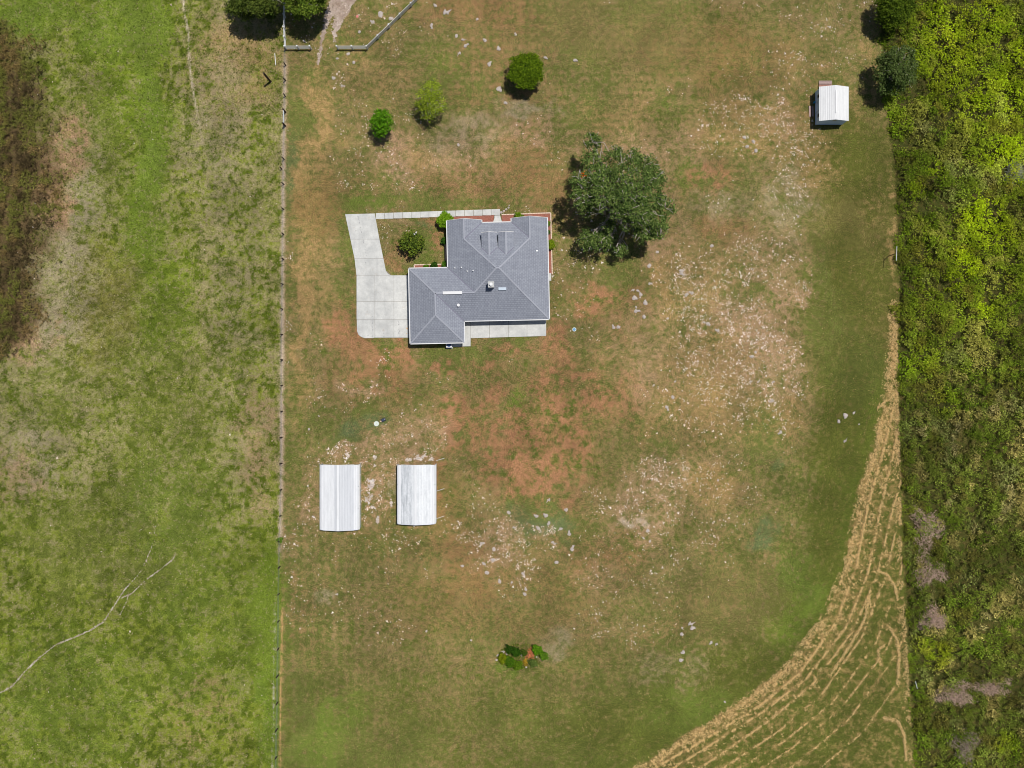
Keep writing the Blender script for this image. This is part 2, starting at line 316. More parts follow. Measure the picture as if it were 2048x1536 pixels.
# x, y, rx, ry, colour, strength, patchiness 0..1, fleck
BL = [
 (500,60,70,90,'grey',.6,.4,.5),(480,130,110,120,'tan',.45,.3,.3),(430,250,90,170,'grey',.35,.5,.35),(460,470,80,200,'grey',.22,.5,.35),(470,760,90,200,'grey',.22,.5,.3),(520,900,50,160,'pink',.35,.5,.3),
 (300,60,40,140,'vivid',.75,.2,0),(305,260,45,130,'bright',.5,.4,0),(220,60,110,80,'bright',.45,.4,0),(60,40,90,45,'bright',.5,.4,0),(290,420,60,140,'bright',.4,.4,0),(180,300,60,160,'green',.4,.3,0),
 (150,420,60,180,'grey',.55,.5,.2),(140,280,40,70,'pink',.6,.5,.3),(110,400,30,110,'pink',.7,.4,.3),(60,660,60,70,'pink',.7,.4,.3),(110,600,70,140,'grey',.55,.5,.2),(60,920,80,90,'grey',.5,.6,.3),(30,960,60,70,'pink',.3,.6,.3),(100,790,90,80,'green',.4,.5,0),(200,620,90,140,'olive',.4,.4,.1),
 (330,820,140,240,'green',.4,.5,0),(200,1100,200,150,'green',.45,.5,0),(120,1400,200,160,'bright',.4,.5,0),(420,1250,150,200,'bright',.35,.5,0),(530,1240,35,140,'vivid',.65,.2,0),(535,1450,25,120,'bright',.5,.3,0),(400,1430,90,90,'tan',.3,.6,.2),(350,1000,120,120,'bright',.35,.6,0),
 (640,190,24,90,'tan',.7,.2,.1),(646,270,26,70,'tan',.6,.3,.15),(630,370,32,90,'tan',.6,.3,.2),(606,480,26,180,'tan',.7,.3,.3),(645,520,30,150,'tan',.45,.3,.1),(600,640,18,120,'tan',.5,.3,.2),(600,700,16,200,'tan',.5,.2,.2),(640,420,60,60,'brown',.4,.3,.2),(590,850,22,200,'green',.35,.4,0),(585,330,20,90,'bluegreen',.45,.4,0),(590,220,28,80,'green',.5,.3,0),(620,140,40,30,'green',.45,.3,0),
 (700,450,18,60,'green',.6,.2,0),(690,560,22,120,'green',.5,.3,0),(740,408,60,20,'bright',.6,.2,0),(850,408,110,16,'green',.6,.2,0),(990,405,90,14,'green',.45,.3,0),(770,370,30,25,'green',.5,.3,0),(770,300,18,16,'green',.5,.3,0),
 (830,480,70,55,'green',.35,.4,0),(790,520,22,30,'redbrown',.6,.4,.1),(860,470,16,45,'red',.65,.3,0),(870,440,25,12,'red',.5,.3,0),(800,450,30,14,'pink',.5,.4,.2),(790,545,30,8,'green',.5,.2,0),(838,515,28,20,'bright',.35,.3,0),(845,455,16,18,'bluegreen',.5,.3,0),
 (680,660,26,60,'red',.75,.2,.1),(705,700,45,30,'red',.8,.2,.25),(750,735,70,45,'red',.7,.55,.5),(800,700,20,40,'red',.75,.3,.2),(800,770,40,40,'redbrown',.5,.4,.3),(765,690,40,12,'green',.6,.2,0),(700,745,60,60,'redbrown',.35,.4,.3),(740,770,60,14,'pink',.6,.5,.5),
 (870,720,45,20,'green',.6,.3,0),(880,738,42,12,'red',.75,.4,.1),(980,690,120,12,'green',.7,.2,0),(870,700,40,10,'green',.55,.2,0),(1000,712,60,14,'red',.7,.5,0),(1110,690,45,45,'red',.75,.35,.2),(1115,745,60,40,'redbrown',.7,.4,.2),(1105,650,14,18,'red',.5,.2,.1),
 (1000,830,150,150,'redbrown',.3,.6,.15),(1150,850,110,160,'redbrown',.3,.6,.25),(930,840,70,50,'red',.75,.55,.1),(985,790,24,40,'red',.7,.3,.1),(1040,850,34,26,'red',.9,.15,.35),(1140,780,80,50,'red',.75,.6,.25),(1060,900,130,60,'red',.7,.6,.1),(1130,900,60,110,'red',.7,.6,.1),(1040,960,40,60,'red',.75,.45,.1),(900,860,36,30,'red',.75,.5,.1),(1080,985,40,50,'red',.5,.6,.1),(1030,810,18,30,'bright',.6,.2,0),(960,870,60,90,'green',.3,.6,0),(1110,860,80,100,'dkgreen',.35,.7,0),
 (700,870,40,34,'bluegreen',.85,.2,0),(745,835,30,20,'green',.8,.2,0),(760,860,20,24,'bluegreen',.6,.3,.2),(690,900,30,20,'green',.5,.3,0),(650,860,40,60,'green',.4,.4,0),(850,890,30,20,'green',.35,.4,0),
 (690,915,30,16,'pink',.8,.3,.8),(740,910,30,16,'pink',.5,.5,.7),(745,980,24,80,'pink',.6,.5,.6),(835,915,40,14,'pink',.8,.3,.8),(880,970,12,80,'red',.8,.2,.2),(845,870,50,40,'pink',.5,.5,.6),(785,980,12,60,'grey',.6,.4,.4),(630,1000,12,70,'pink',.45,.5,.5),(780,900,50,60,'pink',.45,.5,.5),
 (800,330,80,60,'pink',.65,.35,.4),(850,320,50,40,'tan',.4,.5,.4),(780,270,40,30,'pink',.6,.4,.3),(960,320,90,90,'pink',.5,.5,.35),(1060,320,60,70,'redbrown',.5,.5,.25),(1000,140,140,120,'redbrown',.35,.5,.2),(960,20,150,40,'redbrown',.55,.3,.15),(1080,260,70,40,'pink',.5,.5,.4),(920,180,100,90,'green',.35,.6,0),(950,270,90,40,'grey',.35,.5,.2),(850,120,70,60,'green',.4,.5,0),(860,170,20,16,'bright',.4,.2,0),(1060,220,70,20,'grey',.5,.3,.1),(1230,60,200,80,'olive',.5,.3,.1),(1300,20,120,40,'green',.3,.5,0),(1150,170,100,90,'green',.3,.5,.1),(1110,420,30,60,'redbrown',.5,.4,.15),(1000,370,150,40,'redbrown',.45,.4,.2),(760,160,80,60,'tan',.35,.5,.1),(1290,330,70,90,'pink',.45,.5,.25),(1130,260,40,40,'green',.35,.5,0),(1195,300,60,60,'pink',.45,.5,.3),
 (1420,340,50,34,'red',.65,.4,.25),(1385,290,40,50,'pink',.5,.5,.3),(1440,460,60,40,'redbrown',.6,.4,.3),(1350,450,40,80,'pink',.35,.5,.3),(1470,250,110,70,'tan',.45,.4,.7),(1600,300,90,90,'tan',.45,.4,.75),(1560,380,80,60,'grey',.4,.5,.6),(1580,440,70,40,'grey',.3,.5,.6),(1440,400,50,50,'grey',.35,.5,.4),(1335,210,30,26,'bright',.45,.3,0),(1525,198,13,13,'dkgreen',.95,.1,0),(1440,35,16,12,'dkgreen',.6,.2,0),(1660,165,30,18,'dkgreen',.4,.3,0),(1590,130,60,60,'tan',.3,.4,.8),(1480,130,120,80,'brown',.35,.4,.4),(1400,80,200,80,'brown',.3,.4,.25),(1380,240,60,40,'green',.35,.5,.1),(1380,330,30,50,'bright',.3,.5,0),(1730,170,16,130,'tan',.5,.3,.2),(1250,200,90,80,'tan',.3,.4,.3),
 (1560,250,30,40,'pink',.4,.5,.8),(1650,330,50,60,'tan',.3,.5,.4),(1720,330,60,150,'dk2',.45,.3,.05),(1690,460,80,60,'olive',.4,.4,.2),(1690,560,100,100,'dk2',.5,.3,0),(1740,430,30,60,'tan',.3,.4,.2),(1785,470,7,160,'tan',.6,.3,.2),
 (1190,610,50,40,'red',.75,.35,.35),(1250,620,50,70,'redbrown',.45,.5,.3),(1320,560,20,120,'tan',.6,.2,.3),(1310,500,30,40,'pink',.5,.3,.2),(1230,560,40,40,'green',.4,.5,0),(1280,690,90,90,'pink',.35,.5,.3),(1250,800,60,60,'red',.4,.5,.2),(1320,780,80,60,'pink',.35,.5,.4),
 (1420,600,120,130,'tan',.4,.45,1),(1520,560,110,110,'pink',.35,.5,.9),(1470,680,130,90,'pink',.5,.45,1.0),(1530,740,100,90,'pink',.45,.45,1.0),(1420,740,90,80,'tan',.4,.45,.8),(1560,590,50,30,'pink',.7,.3,.6),(1530,590,40,26,'green',.7,.25,0),(1480,580,40,60,'green',.4,.5,.3),(1390,670,50,50,'dkgreen',.35,.5,.1),(1400,800,90,50,'tan',.4,.4,.7),(1530,840,70,50,'tan',.4,.4,.8),(1380,860,120,70,'tan',.35,.4,.6),(1580,820,30,60,'tan',.3,.4,.5),
 (1340,960,100,50,'pink',.4,.5,1),(1290,1030,70,60,'pink',.45,.5,.8),(1430,980,60,40,'tan',.55,.4,.5),(1330,910,30,30,'green',.55,.3,.1),(1250,1080,60,40,'pink',.45,.5,.6),(1270,1050,40,20,'sand',.4,.6,1),(1520,890,40,60,'green',.45,.4,.1),(1560,970,50,40,'dkgreen',.55,.4,0),(1530,1070,40,30,'bluegreen',.7,.2,0),(1570,930,24,20,'bluegreen',.5,.3,0),(1490,1110,40,30,'dkgreen',.5,.4,0),
 (960,1090,90,60,'pink',.5,.5,.95),(1000,1140,90,50,'pink',.55,.45,.95),(1090,1050,60,45,'bluegreen',.75,.3,.3),(1050,1080,90,40,'pink',.4,.5,1),(950,1160,80,40,'redbrown',.55,.4,.4),(1180,1150,60,50,'pink',.5,.45,.5),(1200,1110,90,40,'redbrown',.45,.4,.4),(1070,1010,60,30,'green',.5,.4,.1),(920,1110,60,40,'redbrown',.5,.4,.3),(900,1020,60,90,'brown',.35,.4,.35),(1240,1100,40,20,'dkgreen',.3,.5,0),
 (1115,1280,40,30,'grey',.5,.3,.1),(1030,1355,22,12,'bright',.6,.2,0),(1000,1280,60,40,'green',.3,.5,0),(640,1200,20,22,'grey',.55,.2,.1),(1000,1200,250,100,'brown',.3,.4,.1),
 (640,1480,60,100,'bright',.6,.3,0),(690,1430,40,60,'bright',.45,.4,0),(600,1440,30,100,'green',.55,.3,0),(750,1500,120,60,'green',.4,.4,0),(1500,1330,90,70,'dk2',.55,.3,0),(1600,1180,50,90,'bright',.5,.3,0),(1560,1230,60,50,'vivid',.35,.3,0),(1380,1430,120,50,'bright',.5,.3,0),(1650,1040,40,120,'dk2',.55,.3,0),(1690,860,50,140,'dk2',.55,.3,0),(1700,720,70,100,'dkgreen',.5,.3,0),(1640,640,40,70,'green',.5,.3,0),(1620,530,30,60,'green',.45,.3,0),(1460,1200,120,80,'olive',.4,.3,0),(1250,1450,150,60,'dk2',.4,.4,0),(1340,1340,90,60,'grey',.3,.4,.1),
]
SOIL = ('red', 'redbrown', 'pink', 'tan', 'grey', 'brown', 'sand')
ROWS = (3, 24, 44, 66, 88, 112, 138, 166, 198, 232)
HPTS = np.array(HAYC, float); HDN = np.gradient(HPTS, axis=0)
HNR = np.stack([-HDN[:, 1], HDN[:, 0]], 1); HNR = HNR / np.linalg.norm(HNR, axis=1, keepdims=True); HNR = HNR * np.sign(HNR[5, 0])
HTS = np.concatenate([[0], np.cumsum(np.hypot(*np.diff(HPTS, axis=0).T))])
def row_off(j, t): return ROWS[j] + 4 * np.sin(t / 130 + j * 1.7)
def hay_coords(px, py):
    """distance along and away from the lawn rim curve"""
    best = np.full(px.shape, 1e9); T = np.zeros(px.shape); Dd = np.zeros(px.shape)
    for k in range(len(HPTS) - 1):
        a, b = HPTS[k], HPTS[k + 1]; L2 = ((b - a) ** 2).sum(); t = np.clip(((px - a[0]) * (b[0] - a[0]) + (py - a[1]) * (b[1] - a[1])) / L2, 0, 1)
        d_ = np.hypot(px - a[0] - t * (b[0] - a[0]), py - a[1] - t * (b[1] - a[1])); m = d_ < best
        best = np.where(m, d_, best); T = np.where(m, HTS[k] + t * math.sqrt(L2), T)
    return T, best
def ground_paint(px, py):
    """two albedos (living grass, dry thatch or bare soil), how much of the second shows, fleck density, coarseness; photo-pixel coordinates"""
    wx = px + 46 * (fbm(px, py, 60, 3, 4) - .5) + 16 * (fbm(px, py, 15, 4, 2) - .5)
    wy = py + 46 * (fbm(px, py, 60, 5, 4) - .5) + 16 * (fbm(px, py, 15, 6, 2) - .5)
    n1 = fbm(px, py, 120, 11, 5); n2 = fbm(px, py, 34, 12, 4); n3 = fbm(px, py, 12, 14, 3)
    Z = np.zeros(px.shape + (3,)); dfen = px - poly_at(FENCE, py); past = sst(6, -4, dfen)
    A = Z + np.array((93, 98, 48.)); B = Z + np.array((134, 115, 79.)); w = .47 + .30 * (n1 - .5) + .28 * (n2 - .5)
    A = mixc(A, (84, 96, 36), sst(.45, .8, n1) * .7); A = mixc(A, (104, 104, 58), sst(.5, .85, n2) * .6); B = mixc(B, (142, 114, 78), sst(.5, .8, 1 - n1) * .6)
    # pasture west of the wire fence
    PA = Z + np.array((110, 120, 42.)); PA = mixc(PA, (120, 130, 44), sst(.4, .75, n1) * .7); PB = Z + np.array((140, 132, 94.))
    low = sst(880, 1250, py); cl = fbm(px, py, 18, 40, 3, .65); tf = fbm(px, py, 11, 43, 2)
    PA = mixc(PA, (116, 126, 42), low * .5)
    PA = mixc(PA, (72, 86, 22), np.maximum(sst(.58, .78, cl) * .7, sst(.62, .78, tf) * .85)); PW = .47 - .15 * low + .40 * (n2 - .5) + .2 * sst(260, 120, wx) * sst(1050, 850, wy) * sst(200, 330, wy) - .30 * np.maximum(sst(.58, .78, cl), sst(.62, .80, tf))
    strip = sst(330, 400, wx) * sst(1120, 820, wy); PW = PW + .08 * strip; PB = mixc(PB, (142, 132, 92), strip * .6)
    for x, y, rx_, ry_, st_ in ((300, 60, 34, 150, .85), (300, 270, 36, 140, .6), (285, 430, 40, 130, .45), (220, 50, 100, 70, .45), (60, 30, 100, 50, .6), (220, 200, 60, 120, .45), (330, 620, 60, 120, .35), (535, 1240, 28, 150, .8), (540, 1450, 24, 120, .6)):
        m = sst(1.3, .5, np.hypot((wx - x) / rx_, (wy - y) / ry_)) * st_; PA = mixc(PA, (104, 128, 34), m); PW = PW * (1 - .85 * m)
    p3 = past[..., None]; A = A * (1 - p3) + PA * p3; B = B * (1 - p3) + PB * p3; w = w * (1 - past) + PW * past
    rough = .25 + .5 * past; speck = (.25 + .25 * n2)
    # lawn: darker and greener to the east and along the hay rim, mown stripes
    east = sst(1570, 1680, wx) * sst(120, 330, py) * (1 - past); A = mixc(A, (84, 86, 38), east * .85); B = mixc(B, (112, 100, 58), east * .8); w = w * (1 - .35 * east)
    T, dh = hay_coords(px, py); inside = px < hay_edge(py)
    rim = np.clip(np.exp(-(dh / 105.0) ** 2) * inside * sst(640, 800, py) * (1 - past), 0, 1); A = mixc(A, (80, 92, 34), rim * .85); w = w * (1 - .5 * rim)
    bot = sst(1230, 1440, wy) * (1 - past); A = mixc(A, (94, 100, 44), bot * .6); B = mixc(B, (126, 112, 70), bot * .7); w = w - .12 * bot
    speck = speck * (1 - .75 * np.clip(bot + rim + east, 0, 1)) * (1 - .6 * past)
    for k, (x, y, rx, ry, key, s, pt, fl) in enumerate(BL):
        d = np.sqrt(((wx - x) / rx) ** 2 + ((wy - y) / ry) ** 2)
        sel = d < 1.5
        if not sel.any(): continue
        m = sst(1.3, .45, d[sel]) * s
        f = fbm(px[sel], py[sel], 15 if key == 'red' else 22, 50 + k % 9, 4, .62); thr = .5 * pt + .14
        m = np.clip(m * (1 - pt + pt * 1.4 * sst(thr - .06, thr + .10, f)), 0, .95)
        if key in SOIL:
            B[sel] = mixc(B[sel], K[key], np.clip(m * 1.5, 0, 1)); w[sel] = w[sel] + (.95 - w[sel]) * m * (.7 if key in ('red', 'sand') else .55) + (.9 * (f - .64) * sst(1.3, .6, d[sel]) * s if key == 'red' and pt > .3 else 0)
        else:
            A[sel] = mixc(A[sel], K[key], np.clip(m * 1.2, 0, 1)); w[sel] = w[sel] * (1 - .85 * m)
        speck[sel] = np.maximum(speck[sel] * (1 - m), fl * np.clip(m * 2.3, 0, 1)) if fl > 0 else speck[sel] * (1 - .7 * m)
    st = np.sin(px / 11.0 * 2 * math.pi / 1.9 + 2 * fbm(px, py, 160, 21, 2)); w = w + .10 * st * sst(860, 1100, py) * sst(940, 640, px) * (1 - past)
    hs = np.sin(py / 9.0 * 2 * math.pi / 1.7); w = w + .07 * hs * sst(430, 340, py) * sst(690, 780, px) * sst(1750, 1500, px) * (1 - past)
    w = w + .10 * np.sin(dh / 12.5 * 2 * math.pi / 1.5) * np.exp(-(dh / 160.0) ** 2) * inside * sst(640, 800, py)
    # worn strip under the wire fence
    f = np.clip(np.exp(-((dfen + 1) / 5.0) ** 2) * sst(90, 140, py) * sst(1180, 1040, py), 0, 1); B = mixc(B, (176, 158, 142), f * .9); w = w + f * .45; speck = np.maximum(speck, f * .8)
    f = np.clip(np.exp(-((dfen + 9) / 2.5) ** 2) * sst(1180, 1230, py), 0, 1); B = mixc(B, (164, 160, 144), f); w = w + f * .35
    f = np.clip(np.exp(-((dfen + 2) / 3.5) ** 2) * sst(1180, 1260, py), 0, 1); A = mixc(A, (98, 116, 62), f * .7); w = w - f * .3
    f = np.clip(np.exp(-((dfen - 5) / 2.2) ** 2) * sst(1180, 1260, py), 0, 1); B = mixc(B, (176, 142, 92), f); w = w + f * .5
    # faint pale cattle trail at the top left
    f = np.exp(-((px - np.interp(py, [-50, 0, 40, 75, 130, 180, 300], [360, 366, 372, 378, 379, 386, 408])) / 2.2) ** 2) * sst(320, 150, py); B = mixc(B, (186, 174, 152), np.clip(f, 0, 1)); w = w + .4 * f
    # brown fern / dead grass ground at the far left
    bw = np.interp(py, [40, 90, 200, 320, 450, 540, 640, 720], [0, 60, 90, 108, 100, 75, 70, 0], left=-200, right=-200)
    bm = sst(40, -40, wx + 50 * (n2 - .5) - bw); A = mixc(A, (80, 80, 38), bm * .85); B = mixc(B, (86, 70, 48), bm * .9); w = w + .25 * bm; rough = np.maximum(rough, bm); speck = speck * (1 - bm)
    # hay ground
    hz = sst(-3, 6, wx * .4 + px * .6 - hay_edge(py)) * sst(590, 640, py); A = mixc(A, (84, 90, 38), hz * .9); B = mixc(B, (158, 132, 86), hz * .9)
    rw = np.zeros(px.shape)
    for j in range(len(ROWS)): rw = np.maximum(rw, np.exp(-((dh - row_off(j, T)) / (6.0 if j == 0 else 3.0)) ** 2) * (1 - .05 * j))
    w = w * (1 - hz) + hz * (.22 + .33 * rw + .36 * (n3 - .5) + .18 * np.exp(-(dh / 60.0) ** 2)); rough = np.maximum(rough, hz * .7); speck = speck * (1 - .9 * hz)
    # brush ground
    br = sst(-2, 6, px - poly_at(BRUSH, py)); A = mixc(A, (60, 66, 26), br * .95); B = mixc(B, (84, 74, 40), br * .95); w = w * (1 - br) + .35 * br; rough = np.maximum(rough, br); speck = speck * (1 - br)
    g = fbm(px, py, 55, 63, 3); A = A * (1 + .16 * (g - .5))[..., None]; B = B * (1 + .16 * (g - .5))[..., None]
    return A, B, np.clip(w, 0, 1), np.clip(speck, 0, 1), np.clip(rough, 0, 1)
def ground_col(px, py, rng):
    A, B, w, s_, r_ = ground_paint(px, py); t = (rng.random(px.shape) < w * .8)[..., None]; return np.where(t, B, A), s_

# ------------------------------------------------------------------ the ground sheet
def axis(half, step, far):
    a = np.arange(0, half + step * .5, step); out = [a[-1]]; st = step
    while out[-1] < far: st *= 1.55; out.append(out[-1] + st)
    p = np.concatenate([a, out[1:]]); return np.concatenate([-p[:0:-1], p])
gx = axis(81.0, 0.25, 4500.0); gy = axis(62.0, 0.25, 4500.0)
GX, GY = np.meshgrid(gx, gy)
gpx = GX / S + 1024; gpy = 768 - GY / S
gA, gB, gw, gs, gr = ground_paint(gpx.ravel(), gpy.ravel())
nx, ny = len(gx), len(gy)
V = np.stack([GX.ravel(), GY.ravel(), np.zeros(nx * ny)], 1)
i = np.arange(nx * ny).reshape(ny, nx)
F = np.stack([i[:-1, :-1].ravel(), i[:-1, 1:].ravel(), i[1:, 1:].ravel(), i[1:, :-1].ravel()], 1)
me = np_mesh('ground', V, F, lin(gA)); setcol(me, lin(gB), 'col_dry'); setcol(me, np.stack([gs, gr, gw], 1), 'aux')
ground = place('ground', me, M['ground']); tag(ground, 'dry mown lawn, green pasture and rough ground around the house', 'ground', kind='structure')

def patch(name, x0, y0, x1, y1, maskf, colf, mat, z, label, cat, kind='structure', cell=0.13, parent=None):
    """ragged thin sheet: small cells kept where the mask beats noise (area in photo pixels)"""
    a = np.arange(x0, x1, cell / S); b = np.arange(y0, y1, cell / S); X, Y = np.meshgrid(a, b)
    m = maskf(X, Y); keep = m > (.15 + .7 * vnoise(X, Y, 4.5, 91) * .6 + .42 * _hash(np.floor(X / 2), np.floor(Y / 2), 92) * .7)
    xs = X[keep]; ys = Y[keep]; n = len(xs); h = cell / S * .5
    q = np.stack([np.stack([xs - h, ys + h], 1), np.stack([xs + h, ys + h], 1), np.stack([xs + h, ys - h], 1), np.stack([xs - h, ys - h], 1)], 1).reshape(-1, 2)
    q = q + (np.stack([vnoise(q[:, 0], q[:, 1], 1.3, 93), vnoise(q[:, 0], q[:, 1], 1.3, 94)], 1) - .5) * h * 1.2
    V = np.stack([(q[:, 0] - 1024) * S, (768 - q[:, 1]) * S, np.full(len(q), z)], 1)
    F = np.arange(4 * n).reshape(-1, 4); cc = colf(q[:, 0], q[:, 1])
    o = np_obj(name, V, F, mat, parent, None, lin(cc)); return tag(o, label, cat, kind=kind)
def seg_dist(X, Y, pts):
    d = np.full(X.shape, 1e9)
    for (x0, y0), (x1, y1) in zip(pts[:-1], pts[1:]):
        L = (x1 - x0) ** 2 + (y1 - y0) ** 2; t = np.clip(((X - x0) * (x1 - x0) + (Y - y0) * (y1 - y0)) / L, 0, 1)
        d = np.minimum(d, np.hypot(X - x0 - t * (x1 - x0), Y - y0 - t * (y1 - y0)))
    return d
def m_gravel(X, Y):
    l = np.interp(Y, [-60, 0, 41, 68, 102, 133], [672, 659, 645, 642, 636, 632]); r = np.interp(Y, [-60, 0, 41, 62, 68, 102, 133], [735, 713, 688, 678, 652, 645, 638])
    a = np.minimum(X - l, r - X) / 6.0 + .35
    mid = np.exp(-((X - np.interp(Y, [0, 40, 70], [690, 664, 656])) / 6.0) ** 2) * sst(20, 45, Y) * .8
    l2 = np.interp(Y, [40, 68, 90], [668, 662, 664]); b = np.exp(-((X - l2 - 7) / 6.5) ** 2) * sst(98, 66, Y) * sst(35, 50, Y)
    return np.maximum(np.clip(a, 0, 1) * sst(142, 125, Y) - mid, b) * (.62 + .75 * fbm(X, Y, 12, 99, 3))
patch('gravel_track', 620, -60, 745, 145, m_gravel, lambda x, y: mixc(np.zeros(x.shape + (3,)) + np.array((142, 124, 110.)), (184, 170, 160), fbm(x, y, 9, 95, 3)), M['gravel'], 0.005,
      'pale gravel farm track running up between the two white rail fences', 'track')
CP = [[(-30, 1398), (8, 1382), (25, 1372), (46, 1347), (75, 1318), (112, 1289), (153, 1272.7), (182, 1260), (207, 1243.7), (232, 1206), (248, 1181), (281, 1144), (302, 1099), (312, 1049)],
      [(238, 1198), (265, 1186), (290, 1161), (319, 1140), (346, 1119), (352, 1106)], [(240, 1230), (252, 1205), (258, 1188)]]
def m_path(X, Y):
    w = 2.0 * (1 - .55 * sst(1150, 1050, Y)); return np.clip(1.15 - seg_dist(X, Y, CP[0]) / w * .8, 0, 1) * (1 - .45 * sst(1200, 1140, Y)) * (.55 + .7 * fbm(X, Y, 14, 100, 2))
def m_path_all(X, Y): return np.maximum(m_path(X, Y), np.maximum(np.clip(.95 - seg_dist(X, Y, CP[1]) / 2.4, 0, 1) * (.4 + .9 * fbm(X, Y, 14, 101, 2)), np.clip(.8 - seg_dist(X, Y, CP[2]) / 2.4, 0, 1)))
patch('cattle_path', -30, 1040, 365, 1405, m_path_all, lambda x, y: mixc(np.zeros(x.shape + (3,)) + np.array((140, 130, 112.)), (178, 170, 158), fbm(x, y, 9, 96, 3)), M['gravel'], 0.005,
      'thin worn cattle path winding across the green pasture', 'path', cell=0.1)
SB = [(742, 965, 10, 20), (737, 1000, 14, 14), (745, 1020, 10, 16), (733, 990, 12, 8), (748, 915, 7, 7), (750, 930, 6, 4), (782, 1003, 5, 24), (692, 912, 9, 11), (842, 915, 20, 8), (862, 918, 12, 6), (815, 920, 14, 5), (628, 1035, 6, 6), (755, 1040, 5, 12)]
def m_sand(X, Y):
    m = np.zeros(X.shape)
    for x, y, a, b in SB: m = np.maximum(m, 1.15 - np.hypot((X - x) / a, (Y - y) / b) * .85)
    return np.clip(m, 0, 1) * (.15 + 1.0 * fbm(X, Y, 6, 97, 3))
patch('sand_patch', 615, 895, 890, 1065, m_sand, lambda x, y: mixc(np.zeros(x.shape + (3,)) + np.array((172, 158, 148.)), (206, 198, 194), fbm(x, y, 9, 98, 3)), M['gravel'], 0.005,
      'bare white sand showing through the lawn around the two carports', 'sand', 'stuff', 0.075)

# ------------------------------------------------------------------ concrete: driveway, walkway, patio
def G(px, py): return P(px, py)[:2]
def slab(pts, parent, name='slab', z=0.10, gap=0.30):
    """one concrete panel, shrunk a little from its neighbours (points in photo pixels)"""
    c = np.mean(pts, 0); q = [np.array(p, float) + (c - np.array(p, float)) / max(np.linalg.norm(c - np.array(p, float)), 1e-6) * gap * 1.2 for p in pts]
    return MB().prism([G(*p) for p in q], 0.0, z).build(name, M['concrete'], parent)
drv = empty('driveway', P(760, 600), 'pale concrete driveway leading to the garage side of the grey house', 'driveway'); drv['kind'] = 'structure'
def lx(y): return float(np.interp(y, [428.3, 534.8, 662], [690.2, 712.7, 713.8]))
def rx(y): return float(np.interp(y, [427, 438.2, 541.5], [749.7, 750.9, 772.2]))
for a, b in ((428, 478.6), (478.6, 517), (517, 550.4)):
    bb = min(b, 541); pts = [(lx(a), a + (.5 if a == 428 else 0)), (rx(a), a - (1 if a == 428 else 0)), (rx(bb), bb)]
    if b > 541: pts += [(774.6, 546), (778, 549), (782, 550.4)]
    pts += [(lx(b), b)]; slab(pts, drv)
cols = [(713.2, 748.6), (748.6, 788), (788, 826)]
rows = [(550.6, 603), (603, 638.8), (638.8, 675.5)]
for ci, (x0, x1) in enumerate(cols):
    for ri, (y0, y1) in enumerate(rows):
        if ci == 0 and ri == 2: pts = [(713.6, y0), (x1, y0), (x1, 676.3), (729.5, 676.7), (722, 674), (716.5, 669), (713.9, 662)]
        else: pts = [(x0, y0), (x1, y0), (x1, y1), (x0, y1)]
        slab(pts, drv)
MB().prism([G(*p) for p in ((691.5, 430), (749, 429), (771, 540), (784, 552), (825, 552), (825, 674), (730, 675), (715, 661), (714, 536))], 0.0, 0.07).build('joint_bed', plain('joint_dirt', (136, 130, 122), 0.95, 0.2), drv)
flat = lambda c: (lambda x, y: mixc(np.zeros(x.shape + (3,)) + np.array(c, float), np.array(c) * 1.12, fbm(x, y, 6, 102, 2)))
def m_tyre(X, Y):
    m = np.clip(.62 - seg_dist(X, Y, [(716, 431), (721, 455), (733, 512)]) / 3.2, 0, 1)
    for x, y, r in ((729, 500, 4), (731, 525, 5), (738, 470, 6), (735, 482, 6)): m = np.maximum(m, .5 - np.hypot(X - x, (Y - y) * 2.2) / r * .5)
    for x in (736, 745, 752, 768, 798): m = np.maximum(m, np.clip(.50 - np.abs(X - x) / 3.5, 0, 1) * sst(600, 645, Y))
    return np.clip(m, 0, 1)
stn = patch('stain', 692, 430, 820, 676, m_tyre, flat((160, 161, 162)), M['gravel'], 0.1035, None, None, 'stuff', .09, drv); stn['label'] = 'grey tyre marks on the concrete'
stn = patch('stain', 770, 560, 824, 677, lambda X, Y: np.maximum(np.clip(.66 - np.hypot(X - 822, (Y - 660) * .55) / 26, 0, 1), np.clip(.62 - np.hypot(X - 756, Y - 604) / 3.5, 0, 1)), flat((196, 166, 130)), M['gravel'], 0.1035, None, None, 'stuff', .09, drv); stn['label'] = 'rusty orange soil stain near the garage'
wk = empty('walkway', P(880, 428), 'narrow concrete walkway from the driveway to the front door', 'walkway'); wk['kind'] = 'structure'
xs = np.linspace(751.5, 1000.2, 15)
def wt(x): return float(np.interp(x, [750, 1000], [426.6, 418.0]))
for x0, x1 in zip(xs[:-1], xs[1:]): slab([(x0, wt(x0)), (x1, wt(x1)), (x1, wt(x1) + 12.4), (x0, wt(x0) + 11.8)], wk, z=0.09)
slab([(988.5, 431), (1000.6, 430.6), (1001.3, 434), (1005, 447), (985, 447.5), (988.6, 436)], wk, z=0.085)
pt = empty('patio', P(1010, 660), 'concrete patio strip along the south side of the house', 'patio'); pt['kind'] = 'structure'
jx = [941.3, 978.9, 1016.6, 1054, 1092.5]
for x0, x1 in zip(jx[:-1], jx[1:]): slab([(x0, 636), (x1, 636), (x1, 676.7 - (x1 - 941) * .03), (x0, 676.7 - (x0 - 941) * .03)], pt)
slab([(923, 636), (941.3, 636), (941.3, 692.8), (926, 693.2), (923, 693.3)], pt)
slab([(903.5, 681), (923, 681), (923, 693.3), (903.5, 694)], pt)
MB().prism([G(*p) for p in ((1092, 546.5), (1102.2, 546.3), (1102.4, 561.5), (1092, 561.5))], 0, 0.1).build('stoop', M['concrete'], None, P(1098, 554))
